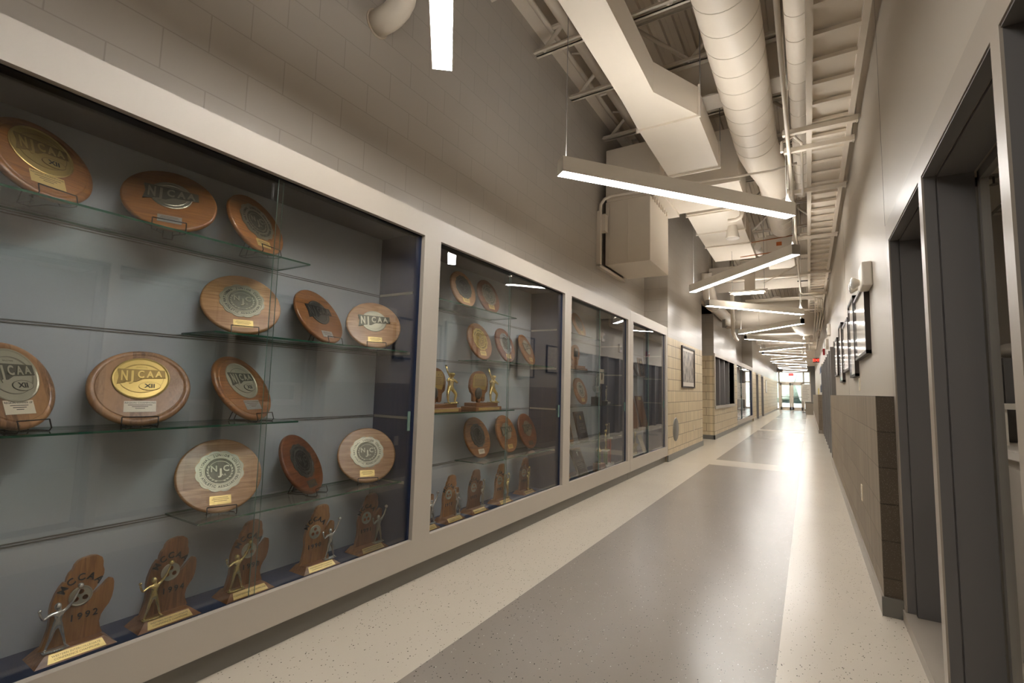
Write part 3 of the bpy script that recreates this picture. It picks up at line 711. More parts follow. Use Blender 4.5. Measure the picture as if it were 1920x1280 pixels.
for (x, y, z, yaw, Rr, T, kind, wm, mm, pl, pm, rim, lab, st) in PQ:
    plaque(x, y, z, yaw, Rr, T, kind, wm, mm, pm, pl, rim, lab, st)

# ================================================================ FIGURES
def skin_mesh(verts, edges, radii, extra=None, sub=2):
    bm = bmesh.new(); ly = bm.verts.layers.skin.verify(); vs = [bm.verts.new(v) for v in verts]
    for a, b in edges: bm.edges.new((vs[a], vs[b]))
    for v, r in zip(vs, radii): v[ly].radius = (r, r)
    vs[0][ly].use_root = True
    me = bpy.data.meshes.new('s'); bm.to_mesh(me); bm.free()
    ob = bpy.data.objects.new('s', me); C.objects.link(ob)
    sk = ob.modifiers.new('a', 'SKIN'); sk.use_smooth_shade = True; sk.branch_smoothing = .3
    ss = ob.modifiers.new('b', 'SUBSURF'); ss.levels = sub; ss.render_levels = sub
    dg = bpy.context.evaluated_depsgraph_get(); dg.update()
    out = bpy.data.meshes.new_from_object(ob.evaluated_get(dg)); bpy.data.objects.remove(ob); bpy.data.meshes.remove(me)
    bm = bmesh.new(); bm.from_mesh(out)
    m = MB(); m.bm.free(); m.bm = bm
    if extra: extra(m)
    for f in bm.faces: f.smooth = True
    bm.to_mesh(out); bm.free(); out.name = 'figurine'; return out
def figure(pose):
    """local frame: x out of the case, y to viewer's right, z up; about .19 tall"""
    P = {'spike': dict(pel=(0, 0, .098), ch=(0, .002, .138), nk=(0, .001, .150), hd=(0, -.004, .166),
            sL=(0, -.020, .142), eL=(.004, -.046, .128), wL=(.008, -.058, .152), hL=(.008, -.059, .162),
            sR=(0, .022, .146), eR=(.004, .042, .176), wR=(.004, .054, .204), hR=(.004, .057, .214),
            kL=(.004, -.018, .055), aL=(0, -.030, .010), tL=(.014, -.034, .006), kR=(.004, .018, .055), aR=(0, .030, .010), tR=(.014, .034, .006),
            pL=(0, -.010, .088), pR=(0, .010, .088)),
         'bat': dict(pel=(0, 0, .090), ch=(0, -.002, .130), nk=(0, 0, .142), hd=(0, .004, .158),
            sL=(0, -.018, .136), eL=(.012, -.036, .124), wL=(.014, -.030, .142), hL=(.014, -.026, .146),
            sR=(0, .018, .136), eR=(.016, .024, .116), wR=(.018, -.008, .138), hR=(.016, -.016, .144),
            kL=(.004, -.022, .052), aL=(0, -.012, .010), tL=(.014, -.020, .006), kR=(.010, .026, .052), aR=(0, .030, .010), tR=(.014, .032, .006),
            pL=(0, -.010, .082), pR=(0, .010, .082)),
         'basket': dict(pel=(0, 0, .100), ch=(0, .0, .142), nk=(0, .001, .154), hd=(0, -.002, .170),
            sL=(0, -.018, .146), eL=(.010, -.030, .126), wL=(.018, -.024, .112), hL=(.02, -.02, .106),
            sR=(0, .018, .148), eR=(.004, .024, .180), wR=(.004, .016, .206), hR=(.004, .012, .214),
            kL=(.006, -.010, .056), aL=(0, -.012, .012), tL=(.012, -.012, .006), kR=(.004, .010, .056), aR=(0, .012, .010), tR=(.012, .012, .006),
            pL=(0, -.008, .09), pR=(0, .008, .09))}[pose]
    K = ['pel', 'ch', 'nk', 'hd', 'sL', 'eL', 'wL', 'hL', 'sR', 'eR', 'wR', 'hR', 'pL', 'kL', 'aL', 'tL', 'pR', 'kR', 'aR', 'tR']
    Rd = dict(pel=.013, ch=.014, nk=.006, hd=.011, sL=.0075, eL=.0052, wL=.0042, hL=.0048, sR=.0075, eR=.0052, wR=.0042, hR=.0048, pL=.0095, pR=.0095, kL=.0065, kR=.0065, aL=.0045, aR=.0045, tL=.004, tR=.004)
    E = [('pel', 'ch'), ('ch', 'nk'), ('nk', 'hd'), ('ch', 'sL'), ('sL', 'eL'), ('eL', 'wL'), ('wL', 'hL'), ('ch', 'sR'), ('sR', 'eR'), ('eR', 'wR'), ('wR', 'hR'),
         ('pel', 'pL'), ('pL', 'kL'), ('kL', 'aL'), ('aL', 'tL'), ('pel', 'pR'), ('pR', 'kR'), ('kR', 'aR'), ('aR', 'tR')]
    def extra(m):
        m.sphere(P['hd'], .0125, 12, (1, .9, 1.15))
        if pose == 'spike': m.sphere((.004, .060, .226), .011, 12); m.sphere((.008, -.060, .168), .0065, 10)
        if pose == 'basket': m.sphere((.004, .010, .226), .012, 12); m.sphere((.022, -.018, .10), .006, 8)
        if pose == 'bat':
            m.tube([(.014, -.022, .140), (.004, -.034, .19), (0, -.036, .215)], [.0025, .004, .0045], 8)
            m.lathe([(.0145, .160), (.0145, .168), (.008, .174), (0.001, .175)], 12, lambda a, b, h: (a, b+.004, h))
        m.box(-.012, .018, -.040, .040, 0, .005) if pose == 'spike' else m.box(-.012, .018, -.026, .036, 0, .005)
        for k in range(5): m.sphere((.019, -.016+.008*k, .004), .0055, 8)
    return skin_mesh([P[k] for k in K], [(K.index(a), K.index(b)) for a, b in E], [Rd[k] for k in K], extra, 1)
FIG = {k: figure(k) for k in ('spike', 'bat', 'basket')}

# ================================================================ MITTEN TROPHIES
MIT = [(-.110, 0), (-.098, .014), (-.090, .04), (-.082, .07), (-.080, .10), (-.083, .13), (-.080, .155), (-.070, .185), (-.058, .208), (-.046, .222), (-.038, .222), (-.036, .236), (-.030, .250), (-.018, .262), (-.014, .276), (-.002, .290), (.012, .296), (.045, .300), (.066, .297), (.082, .286), (.088, .270), (.089, .250), (.094, .238), (.095, .222), (.090, .208), (.080, .196), (.072, .180), (.060, .166), (.058, .158), (.066, .154), (.078, .164), (.094, .176), (.108, .190), (.120, .197), (.131, .194), (.136, .180), (.137, .152), (.133, .124), (.124, .102), (.110, .086), (.098, .068), (.093, .044), (.098, .022), (.108, .0)]
MIT = [(a*.86-.002, b) for a, b in MIT]
def mitten_board(depth=.018):
    m = MB(); m.prism(MIT, -depth, 0, lambda a, b, d: (d, a, b)); return m.mesh('board')
BOARD = mitten_board()
def letters_mesh(year, dx):
    m = MB()
    arc_text(m, 'MCCAA', .035, .064, PI/2+.08, 1.95, lambda a, b, d: (d, a+.014+dx, b+.164), .0035)
    a_ = m.mesh('lettering'); m = MB()
    for k, ch in enumerate(year): add_text(m, ch, .034, lambda a, b, d: (d, a+(-.008 if dx == 0 else -.022)+.0235*k+dx, b+.084), .0035)
    return a_, m.mesh('year_numerals')
def logo_mesh(dx=0):
    m = MB(); fn = lambda a, b, h: (h, a+.012+dx, b+.160)
    m.lathe([(.036, 0), (.036, .004), (.033, .005), (.031, .0035), (.0305, .003)], 36, fn); a_ = m.mesh('logo_disc')
    m = MB()
    for an, rr in ((90, .016), (210, .016), (330, .016)):
        for k in range(2): m.prism([(rr*math.cos(R(an))+.009*math.cos(2*PI*q/7+k), rr*math.sin(R(an))+.009*math.sin(2*PI*q/7+k)) for q in range(7)], .003, .0045, lambda a, b, d: fn(a, b, d))
    return a_, m.mesh('logo_inlay')
LOGO = logo_mesh(); LOGO2 = logo_mesh(-.026)
def base_mesh():
    m = MB(); L = .118; D0, D1 = -.13, 0; t = .030
    v = [(D1, -L, 0), (D1, L, 0), (D0, L, 0), (D0, -L, 0), (D1-.032, -L+.034, t), (D1-.032, L-.034, t), (D0+.01, L-.034, t), (D0+.01, -L+.034, t)]
    vv = [m.bm.verts.new(p) for p in v]
    for q in ((0, 1, 2, 3), (4, 5, 6, 7), (0, 1, 5, 4), (1, 2, 6, 5), (2, 3, 7, 6), (3, 0, 4, 7)): m._face([vv[i] for i in q])
    return m.mesh('base')
BASE = base_mesh()
def base_plate(two):
    m = MB(); n = Vector((.030, 0, .032)).normalized(); u = Vector((-.032, 0, .030)).normalized()
    fn = lambda a, b, d: tuple(Vector((-.016, a, .015))+u*b+n*(d+.0004))
    m.prism([(-.084, -.0165), (.084, -.0165), (.076, .0165), (-.076, .0165)], 0, .001, fn); a_ = m.mesh('name_plate')
    m = MB(); g = lambda a, b, d: fn(a, b, d+.001)
    if two:
        add_text(m, 'WESTERN INTERCOLLEGIATE', .0105, lambda a, b, d: g(a, b+.0055, d), .0004); add_text(m, 'CONFERENCE CHAMPIONS', .0105, lambda a, b, d: g(a, b-.006, d), .0004)
    else: add_text(m, 'CONFERENCE CHAMPIONS', .0125, g, .0004)
    return a_, m.mesh('engraving')
BP2 = base_plate(True); BP1 = base_plate(False)
def mitten(x, y, z, yaw, year, figpos, fig, fmat, bmat, label, two=True, lfig=1, lmat='gold'):
    t = thing('mitten_trophy', label, 'trophy', (x, y, z), R(yaw), 'mitten shaped championship trophies')
    put('base', BASE, t, mat=M['wood_base'])
    b = put('board', BOARD, t, loc=(-.072, 0, .030), mat=M[bmat])
    l, yr = letters_mesh(year, 0 if figpos < 0 else -.026)
    put('lettering', l, b, mat=M['ink']); put('year_numerals', yr, b, mat=M['ink'])
    a_, i_ = LOGO if figpos < 0 else LOGO2
    put('logo_disc', a_, b, mat=M['nickel']); put('logo_inlay', i_, b, mat=M['copper'])
    p, e = BP2 if two else BP1
    pp = put('name_plate', p, t, mat=M['brass']); put('engraving', e, pp, mat=M['engrave'])
    f = put('figurine', FIG[fig], t, loc=(-.046, figpos, .030), mat=M[fmat]); f.scale = (.92, .92, .92)
    return t
MT = [(-2.30, .440, .2, 0, '1993', -.055, 'spike', 'goldfig', 'wood_board', 'mitten trophy barely showing at the bottom left picture corner', True),
 (-2.30, .772, .2, 0, '1992', -.055, 'spike', 'chrome', 'wood_board', 'mitten trophy dated 1992 with silver spiker, leftmost on the case floor', True),
 (-2.29, 1.071, .2, 0, '1994', -.055, 'spike', 'goldfig', 'wood_board_dark', 'dark mitten trophy with golden spiker, second from the left on the case floor', True),
 (-2.285, 1.41, .2, 0, '1990', -.055, 'spike', 'goldfig', 'wood_board_dark', 'mitten trophy with golden spiker behind the glass door edge', False),
 (-2.285, 1.808, .2, 0, '1990', .072, 'spike', 'chrome', 'wood_board', 'mitten trophy with silver spiker at its right and bright brass plate', True),
 (-2.283, 2.173, .2, 0, '1991', .066, 'spike', 'nickel', 'wood_board_dark', 'mitten trophy in the navy corner of the nearest case', True),
 (-2.285, 2.68, .2, 0, '1991', .066, 'spike', 'chrome', 'wood_board', 'mitten trophy half hidden by the post of the second case', True),
 (-2.290, 2.985, .2, 0, '1977', .066, 'bat', 'chrome', 'wood_board', 'mitten trophy with silver batter, second case floor', True),
 (-2.290, 3.31, .2, 0, '1975', .080, 'basket', 'nickel', 'wood_board_dark', 'mitten trophy with slim nickel player, middle of the second case floor', False),
 (-2.290, 3.70, .2, 0, '1983', .080, 'basket', 'goldfig', 'wood_board', 'mitten trophy with golden ball player at the glass edge, second case floor', False),
 (-2.315, 4.17, .2, 0, '1983', .03, 'basket', 'goldfig', 'wood_board_dark', 'dark mitten trophy in the navy end of the second case', False)]
for a in MT: mitten(*a)

# glove shaped baseball trophies
def glove_pts():
    p = []
    for k in range(0, 17): 
        a = PI*k/16; p.append((.082*math.cos(a), .105+.070*math.sin(a)))
    p += [(-.084, .085), (-.072, .06), (-.055, .048), (-.052, .010), (-.040, .006), (-.030, .014), (-.028, .036), (-.016, .036), (-.014, .008), (0, 0), (.014, .008), (.016, .034), (.026, .034), (.028, .010), (.040, .006), (.052, .014), (.055, .05), (.075, .065)]
    return p
_gm = MB(); _gm.prism(glove_pts(), -.016, 0, lambda a, b, d: (d, a, b)); GLOVE = _gm.mesh('board')
def glove_trophy(x, y, z, label, clock=False, fig=True, sc=1.5):
    t = thing('glove_trophy', label, 'trophy', (x, y, z), 0, 'glove shaped wooden trophies'); t.scale = (sc, sc, sc)
    m = MB(); m.box(-.10, 0, -.125, .125, 0, .022, bev=.003).box(-.09, -.012, -.11, .105, .022, .042, bev=.003); m.build('base', M['wood_base'], t)
    b = put('board', GLOVE, t, loc=(-.055, -.02 if fig else 0, .040), mat=M['wood_orange'])
    if clock:
        MB().prism([(-.036, .075), (.036, .075), (.036, .145), (-.036, .145)], 0, .006, lambda a, bb, d: (d, a, bb)).build('clock_face', M['dkplaque'], b)
    else:
        m = MB(); m.prism([(-.066, .085), (.05, .07), (.066, .10), (.062, .14), (.045, .160), (-.045, .160), (-.062, .14)], 0, .002, lambda a, bb, d: (d, a, bb)); m.build('brass_panel', M['gold'], b)
        m = MB()
        for k in range(5): m.sphere((.002, -.045+.022*k, .142), .002, 6)
        for k in range(6): m.box(.002, .0026, -.05, .045, .128-.007*k, .130-.007*k)
        m.build('engraving', M['engrave'], b)
        MB().lathe([(.030, 0), (.032, .004), (.024, .010), (.008, .013)], 24, lambda a, bb, h: (h, a-.012, bb+.052)).build('ball_inlay', M['pewter_dark'], b)
        MB().box(0, .0015, -.10, .10, .004, .018).build('name_plate', M['brass'], t)
    if fig:
        f = put('figurine', FIG['bat'], t, loc=(-.030, .070, .042), mat=M['goldfig']); f.scale = (1.2, 1.2, .88)
glove_trophy(-2.235, 2.74, 1.02, 'glove shaped trophy with golden batter, cut by the post of the second case')
glove_trophy(-2.235, 3.30, 1.02, 'glove shaped trophy with golden batter beside the glass edge of the second case')
glove_trophy(-2.30, 5.33, 1.43, 'orange wooden award with dark square face in the third case', True, False, 1.45)

# ================================================================ THIRD AND FOURTH CASE CONTENTS
def wall_plaque(x, y, z, w, h, lean, yaw, mats, label, detail, group='rectangular award plaques'):
    t = thing('rectangular_plaque', label, 'plaque', (x, y, z), R(yaw), group)
    c, s = math.cos(R(lean)), math.sin(R(lean))
    fn = lambda a, b, d: (-s*b+c*d, a, c*b+s*d+.004)
    rect = lambda w0, h0, w1, h1: [(w0, h0), (w1, h0), (w1, h1), (w0, h1)]
    MB().prism(rect(-w/2, 0, w/2, h), -.022, 0, fn).build('backboard', M[mats[0]], t)
    if detail == 'grid':
        m = MB()
        for i in range(9):
            for j in range(3): m.prism(rect(-w*.42+j*w*.29, h*.06+i*h*.088, -w*.42+j*w*.29+w*.25, h*.06+i*h*.088+h*.06), 0, .002, fn)
        m.build('name_plates', M[mats[1]], t)
        MB().prism(rect(-w*.2, h*.87, w*.2, h*.96), 0, .003, fn).build('heading_plate', M['brass'], t)
    else:
        MB().prism(rect(-w*.42, h*.06, w*.42, h*.94), 0, .003, fn).build('face_plate', M[mats[1]], t)
        m = MB(); m.lathe([(w*.08, .003), (w*.08, .006), (w*.04, .008)], 20, lambda a, b, hh: fn(a, b*1.3+h*.78, hh)); m.build('emblem', M[mats[2]], t)
        m = MB()
        for k, q in enumerate((.5, .6, .45, .6, .5, .4)): m.prism(rect(-w*q*.5, h*(.56-.06*k), w*q*.5, h*(.56-.06*k)+h*.012), .003, .0036, fn)
        m.build('engraving', M['nickel'], t)
    return t
wall_plaque(-2.33, 5.08, .61, .24, .33, 14, 0, ('wood_board', 'dkplaque', 'gold'), 'brown plaque behind the left post edge, lowest shelf of the third case', 'face')
wall_plaque(-2.29, 5.42, .61, .26, .34, 14, 0, ('frame_blk', 'dkplaque', 'gold'), 'tall black plaque with gold crest, lowest shelf of the third case', 'face')
wall_plaque(-2.33, 5.0, .2, .26, .30, 20, 0, ('wood_board', 'pewter_dark', 'nickel'), 'brown framed plaque cut by the post, third case floor', 'face')
wall_plaque(-2.28, 5.40, .2, .28, .33, 22, 0, ('pewter', 'dkplaque', 'chrome'), 'black plaque in a bronze frame leaning on the third case floor', 'face')
wall_plaque(-2.33, 7.58, .61, .36, .52, 12, 0, ('wood_board_dark', 'wood_orange', 'brass'), 'left perpetual plaque with rows of name plates, fourth case', 'grid')
wall_plaque(-2.33, 8.06, .61, .36, .52, 12, 0, ('wood_board_dark', 'wood_orange', 'brass'), 'right perpetual plaque with rows of name plates, fourth case', 'grid')
wall_plaque(-2.36, 7.42, 1.43, .14, .30, 12, 0, ('frame_blk', 'dkplaque', 'chrome'), 'narrow black plaque at the left of the fourth case shelf', 'face')
wall_plaque(-2.32, 7.70, 1.43, .22, .32, 26, 12, ('frame_blk', 'dkplaque', 'chrome'), 'black plaque with silver crest slumped on the fourth case shelf', 'face')
wall_plaque(-2.36, 8.05, 1.43, .24, .33, 10, 0, ('wood_board_dark', 'dkplaque', 'gold'), 'brown and black plaque at the right of the fourth case shelf', 'face')
def col_trophy(x, y, z, label, kind):
    t = thing('column_trophy', label, 'trophy', (x, y, z), 0, 'tall column trophies'); t.scale = (1.15, 1.15, 1.18)
    if kind == 'woodbox':
        MB().box(-.05, .05, -.06, .06, 0, .085, bev=.004).build('base', M['wood_base'], t)
        MB().lathe([(.022, .085), (.012, .10), (.010, .13), (.02, .15), (.012, .17), (.016, .20)], 16).build('cup_stem', M['green_col'], t)
        MB().lathe([(.018, .20), (.030, .215), (.012, .23), (.004, .26), (.004, .40), (.001, .41)], 12).sphere((0, 0, .39), .009).build('finial', M['goldfig'], t)
    elif kind == 'marble':
        MB().box(-.05, .05, -.08, .08, 0, .03, bev=.003).build('base', M['marble'], t)
        for s in (-1, 1): MB().tube([(0, s*.03, .03), (0, s*.03, .18)], .014, 12).build('column', M['green_col'], t)
        MB().box(-.03, .03, -.055, .055, .18, .195).build('platform', M['marble'], t)
        f = put('figurine', FIG['basket'], t, loc=(0, 0, .195), mat=M['goldfig']); f.scale = (1.2, 1.2, 1.2)
    else:
        MB().box(-.045, .045, -.07, .07, 0, .03, bev=.003).build('base', M['marble'], t)
        for s in (-1, 0, 1): MB().tube([(0 if s else .02, s*.028, .03), (0 if s else .02, s*.028, .30)], .008, 10).build('column', M['red_col'], t)
        MB().lathe([(.045, .30), (.045, .315), (.012, .325), (.005, .35), (.005, .46), (.009, .47), (.001, .48)], 20).build('top', M['nickel'], t)
    return t
col_trophy(-2.26, 5.82, .2, 'gold topped trophy on a wooden block, third case floor', 'woodbox')
col_trophy(-2.30, 6.15, .2, 'trophy with golden player over green columns, third case floor', 'marble')
col_trophy(-2.34, 6.38, .2, 'tall trophy with thin red columns, third case floor', 'red')
t = thing('cup_trophy', 'silver cup trophy with player on a dark block, third shelf of the third case', 'trophy', (-2.30, 5.80, 1.02))
MB().box(-.045, .045, -.06, .06, 0, .10, bev=.004).build('base', M['frame_blk'], t)
MB().lathe([(.02, .10), (.008, .12), (.012, .15), (.045, .18), (.05, .22), (.045, .235)], 24).build('cup', M['chrome'], t)
f = put('figurine', FIG['basket'], t, loc=(0, 0, .235), mat=M['chrome']); f.scale = (.7, .7, .7)
t = thing('figure_trophy', 'small trophy with player on a black stand, third case shelf', 'trophy', (-2.30, 6.15, 1.02))
MB().box(-.04, .04, -.05, .05, 0, .045, bev=.003).build('base', M['black'], t); MB().box(.04, .042, -.035, .06, .012, .034).build('name_plate', M['silverplate'], t)
f = put('figurine', FIG['basket'], t, loc=(0, 0, .045), mat=M['nickel']); f.scale = (.85, .85, .85)
t = thing('certificate', 'ivory certificate with a crest propped in the third case', 'certificate', (-2.40, 6.25, 1.02))
MB().box(-.006, 0, -.085, .085, .27, .47).build('sheet', M['paperplate'], t); MB().box(-.012, -.006, -.02, .02, 0, .45).build('support', M['black'], t)
MB().prism([(.03*math.cos(2*PI*k/20), .37+.05*math.sin(2*PI*k/20)) for k in range(20)], 0, .001, lambda a, b, d: (d, a, b)).build('crest', M['engrave'], t)
t = thing('figure_trophy', 'golden twin-figure trophy at the left of the fourth case floor', 'trophy', (-2.28, 7.35, .2))
MB().box(-.05, .05, -.09, .09, 0, .04, bev=.003).build('base', M['marble'], t)
for s in (-1, 1): MB().tube([(0, s*.05, .04), (0, s*.05, .17)], .01, 10).sphere((0, s*.05, .18), .022).build('column', M['goldfig'], t)
MB().box(-.03, .03, -.07, .07, .19, .20).build('platform', M['goldfig'], t)
f = put('figurine', FIG['spike'], t, loc=(0, 0, .20), mat=M['goldfig'])
t = MB(); t.box(0, .008, -.09, .09, 0, .30)
o = t.build('booklet', M['paperplate'], None, (-2.30, 7.95, .201), (0, R(-20), 0)); tag(o, 'white booklet leaning on the fourth case floor', 'booklet')
wall_plaque(-2.36, 7.68, .2, .22, .30, 18, 0, ('frame_blk', 'dkplaque', 'nickel'), 'dark plaque leaning behind the booklet, fourth case floor', 'face')
# the far case
for k, yy in enumerate((18.9, 20.3, 22.0)):
    wall_plaque(-2.35, yy, 1.02, .28, .34, 12, 0, ('wood_board', 'dkplaque', 'gold'), 'brown plaque in the far display case, %s from the camera' % ('first', 'second', 'third')[k], 'face')

# ================================================================ LEFT WALL OBJECTS
t = thing('team_photo', 'framed black and white team photograph on the cream block wall', 'picture', (XF, 10.28, 1.70))
MB().box(.0, .03, -.6, -.56, -.41, .41).box(0, .03, .56, .6, -.41, .41).box(0, .03, -.56, .56, .38, .41).box(0, .03, -.56, .56, -.41, -.38).build('frame', M['frame_blk'], t)
mp, nt, b = new_mat('team_photo_print')
tc = nt.nodes.new('ShaderNodeTexCoord'); mpp = nt.nodes.new('ShaderNodeMapping'); mpp.inputs['Scale'].default_value = (1, 14, 7)
n = nt.nodes.new('ShaderNodeTexNoise'); n.inputs['Scale'].default_value = 1; n.inputs['Detail'].default_value = 3
cr = nt.nodes.new('ShaderNodeValToRGB'); cr.color_ramp.elements[0].position = .38; cr.color_ramp.elements[1].position = .62
cr.color_ramp.elements[0].color = srgb(70, 64, 58); cr.color_ramp.elements[1].color = srgb(178, 168, 155)
nt.links.new(tc.outputs['Object'], mpp.inputs[0]); nt.links.new(mpp.outputs[0], n.inputs['Vector']); nt.links.new(n.outputs['Fac'], cr.inputs[0]); nt.links.new(cr.outputs[0], b.inputs['Base Color'])
b.inputs['Roughness'].default_value = .3
MB().box(.0, .012, -.56, .56, -.30, .32).build('photograph', mp, t)
MB().box(.0, .010, -.56, .56, -.38, -.30).box(0, .010, -.56, .56, .32, .38).build('mat_board', M['white'], t)
m = MB(); m.lathe([(.21, 0), (.21, .006), (.2, .012), (.0, .014)], 40, lambda a, b_, h: (XF+h, 9.2+a, .52+b_), cap=False)
o = m.build('wall_disc', M['base_grey']); tag(o, 'plain grey round disc fixed low on the cream block wall', 'wall disc')
t = thing('outlet_plate', 'cream outlet plate low on the cream block wall', 'outlet', (XF, 10.85, .45))
MB().box(0, .006, -.035, .035, -.06, .06).build('cover', M['paperplate'], t); MB().box(.006, .007, -.012, .012, -.035, -.008).box(.006, .007, -.012, .012, .008, .035).build('socket', M['white'], t)
t = thing('wall_poster', 'small framed notice on the far left wall before the end doors', 'poster', (XF, 31.4, 1.62))
MB().box(0, .02, -.42, .42, -.36, .36).build('frame', M['steel'], t); MB().box(.02, .022, -.38, .38, -.32, .32).build('sheet', M['screen_white'], t)

# ================================================================ RIGHT WALL OBJECTS
fr_ = [(4.60, 5.62, 1.55, 2.12, 'first framed picture from the camera on the right wall, wide format'), (5.72, 6.42, 1.41, 2.20, 'second framed picture on the right wall, tall with thick dark edge'),
       (6.56, 7.55, 1.51, 2.10, 'third framed picture on the right wall, wide and higher hung'), (7.78, 8.45, 1.40, 2.20, 'fourth framed picture on the right wall, tall and hung lowest'),
       (9.0, 9.9, 1.53, 2.12, 'fifth framed picture on the right wall, farthest from the camera')]
for a, b_, z0, z1, lab in fr_:
    cy, cz = (a+b_)/2, (z0+z1)/2; w_, h_ = (b_-a)/2, (z1-z0)/2
    t = thing('picture_frame', lab, 'picture', (XR, cy, cz), 0, 'framed pictures on the right wall')
    MB().box(-.035, 0, -w_, -w_+.025, -h_, h_).box(-.035, 0, w_-.025, w_, -h_, h_).box(-.035, 0, -w_, w_, h_-.025, h_).box(-.035, 0, -w_, w_, -h_, -h_+.025).build('frame', M['frame_blk'], t)
    MB().box(-.018, -.002, -w_+.025, w_-.025, -h_+.025, h_-.025).build('print', M['print'], t)
    MB().box(-.034, -.032, -w_+.02, w_-.02, -h_+.02, h_-.02).build('pane', M['pic_glass'], t)
t = thing('emergency_light', 'white twin-head emergency light above the nearest framed picture', 'light', (XR, 4.46, 2.12))
MB().box(-.065, 0, -.14, .14, -.09, .09, bev=.01).build('housing', M['white'], t)
for s in (-1, 1):
    h = MB().lathe([(.02, .0), (.045, .035), (.045, .05)], 20, lambda a, b_, hh: (-.075-hh, s*.09+a, -.06+b_)).build('lamp_head', M['white'], t)
    MB().lathe([(.040, .051), (.03, .056), (.0, .058)], 20, lambda a, b_, hh: (-.075-hh, s*.09+a, -.06+b_), cap=False).build('lens', M['chrome'], h)
t = thing('light_switch', 'pale switch plate on the right wall under the framed pictures', 'switch', (XR, 5.72, 1.33))
MB().box(-.006, 0, -.06, .06, -.06, .06).build('cover', M['paperplate'], t); MB().box(-.010, -.006, -.03, -.01, -.02, .02).box(-.010, -.006, .01, .03, -.02, .02).build('toggle', M['white'], t)
t = thing('outlet_plate', 'cream outlet plate on the brown block wainscot', 'outlet', (XW, 4.66, .48))
MB().box(-.006, 0, -.035, .035, -.06, .06).build('cover', M['paperplate'], t); MB().box(-.008, -.006, -.014, .014, -.035, -.006).box(-.008, -.006, -.014, .014, .006, .035).build('socket', M['white'], t)
t = thing('fire_alarm', 'red fire alarm strobe on the right wall above the far storefront', 'alarm', (XR, 16.5, 2.45))
MB().box(-.05, 0, -.07, .07, -.09, .09, bev=.006).build('housing', plain('alarm_red', srgb(190, 30, 40), .35), t); MB().box(-.07, -.05, -.03, .03, .0, .06).build('strobe', M['white'], t)
for k, yy in enumerate((12.2, 13.6)):
    t = thing('wall_device', 'white %s box above the far right storefront' % ('speaker', 'strobe')[k], 'wall device', (XR, yy, (2.6, 2.42)[k]))
    MB().box(-.06, 0, -.1, .1, -.12, .12, bev=.01).build('housing', M['white'], t); MB().lathe([(.05, 0), (.05, .01), (.02, .014)], 16, lambda a, b_, h: (-.06-h, a, b_)).build('grille', M['alu'], t)
t = thing('exit_sign', 'black exit sign with red letters on a rod from the right wall', 'exit sign', (.34, 25, 2.72))
MB().box(-.15, .15, -.03, .03, -.1, .1, bev=.006).build('housing', M['exit_face'], t)
m = MB(); add_text(m, 'EXIT', .16, lambda a, b_, d: (a, -.031-d, b_), .004, 1.0); m.build('lettering', M['red_led'], t)
MB().tube([(-.15, 0, .06), (-.55, 0, .06), (-.55, 0, ZD-2.72)], .012, 8).build('mounting_rod', M['white'], t)
t = thing('exit_sign', 'red exit sign over the end doors', 'exit sign', (-1.15, E0-.08, 2.72))
MB().box(-.17, .17, 0, .06, -.11, .11).build('housing', M['exit_pink'], t)
m = MB(); add_text(m, 'EXIT', .17, lambda a, b_, d: (a, -.001-d, b_), .003); m.build('lettering', M['white'], t); MB().tube([(0, .03, .1), (0, .03, .25)], .01, 8).build('hanger', M['white'], t)
# things near the end
t = thing('notice_board', 'white notice stand with lines of text beside the end doors', 'notice board', (-.16, 38, 0))
MB().box(-.25, .25, -.02, .02, .75, 1.9).build('panel', M['screen_white'], t)
m = MB()
for k in range(12): m.box(-.2, -.2+random.uniform(.2, .38), -.024, -.02, 1.8-.085*k, 1.815-.085*k)
m.build('printed_lines', M['base_grey'], t)
for s in (-1, 1): MB().box(s*.2-.015, s*.2+.015, -.02, .02, .03, .75).build('leg', M['grey_liner'], t)
MB().box(-.25, .25, -.18, .18, 0, .03).build('foot', M['black'], t)
t = thing('trash_bin', 'grey square trash bin near the end doors', 'bin', (0.0, 34.9, 0))
MB().box(-.215, .2, -.2, .2, 0, .68, bev=.01).build('body', M['base_taupe'], t); MB().box(-.22, .205, -.205, .205, .68, .78, bev=.01).build('lid', M['base_grey'], t)
t = thing('bulletin_board', 'framed bulletin board above the far right wainscot', 'bulletin board', (XR, 20.3, 1.75))
MB().box(-.05, 0, -1.2, 1.2, -.5, .5).build('frame', M['taupe'], t); MB().box(-.055, -.05, -1.1, 1.1, -.44, .44).build('cork', M['navy'], t)
for k in range(5): MB().box(-.058, -.055, -.95+.42*k, -.65+.42*k, -.2+.05*(k % 2), .22).build('sheet', M['screen_white'], t)
t = MB(); t.box(-.02, 0, -.25, .25, 0, .3); o = t.build('yellow_notice', plain('yellow_paper', srgb(220, 200, 40), .5), None, (XR-.002, 28.5, 1.24)); tag(o, 'yellow notice on the far right wall at wainscot height', 'notice')

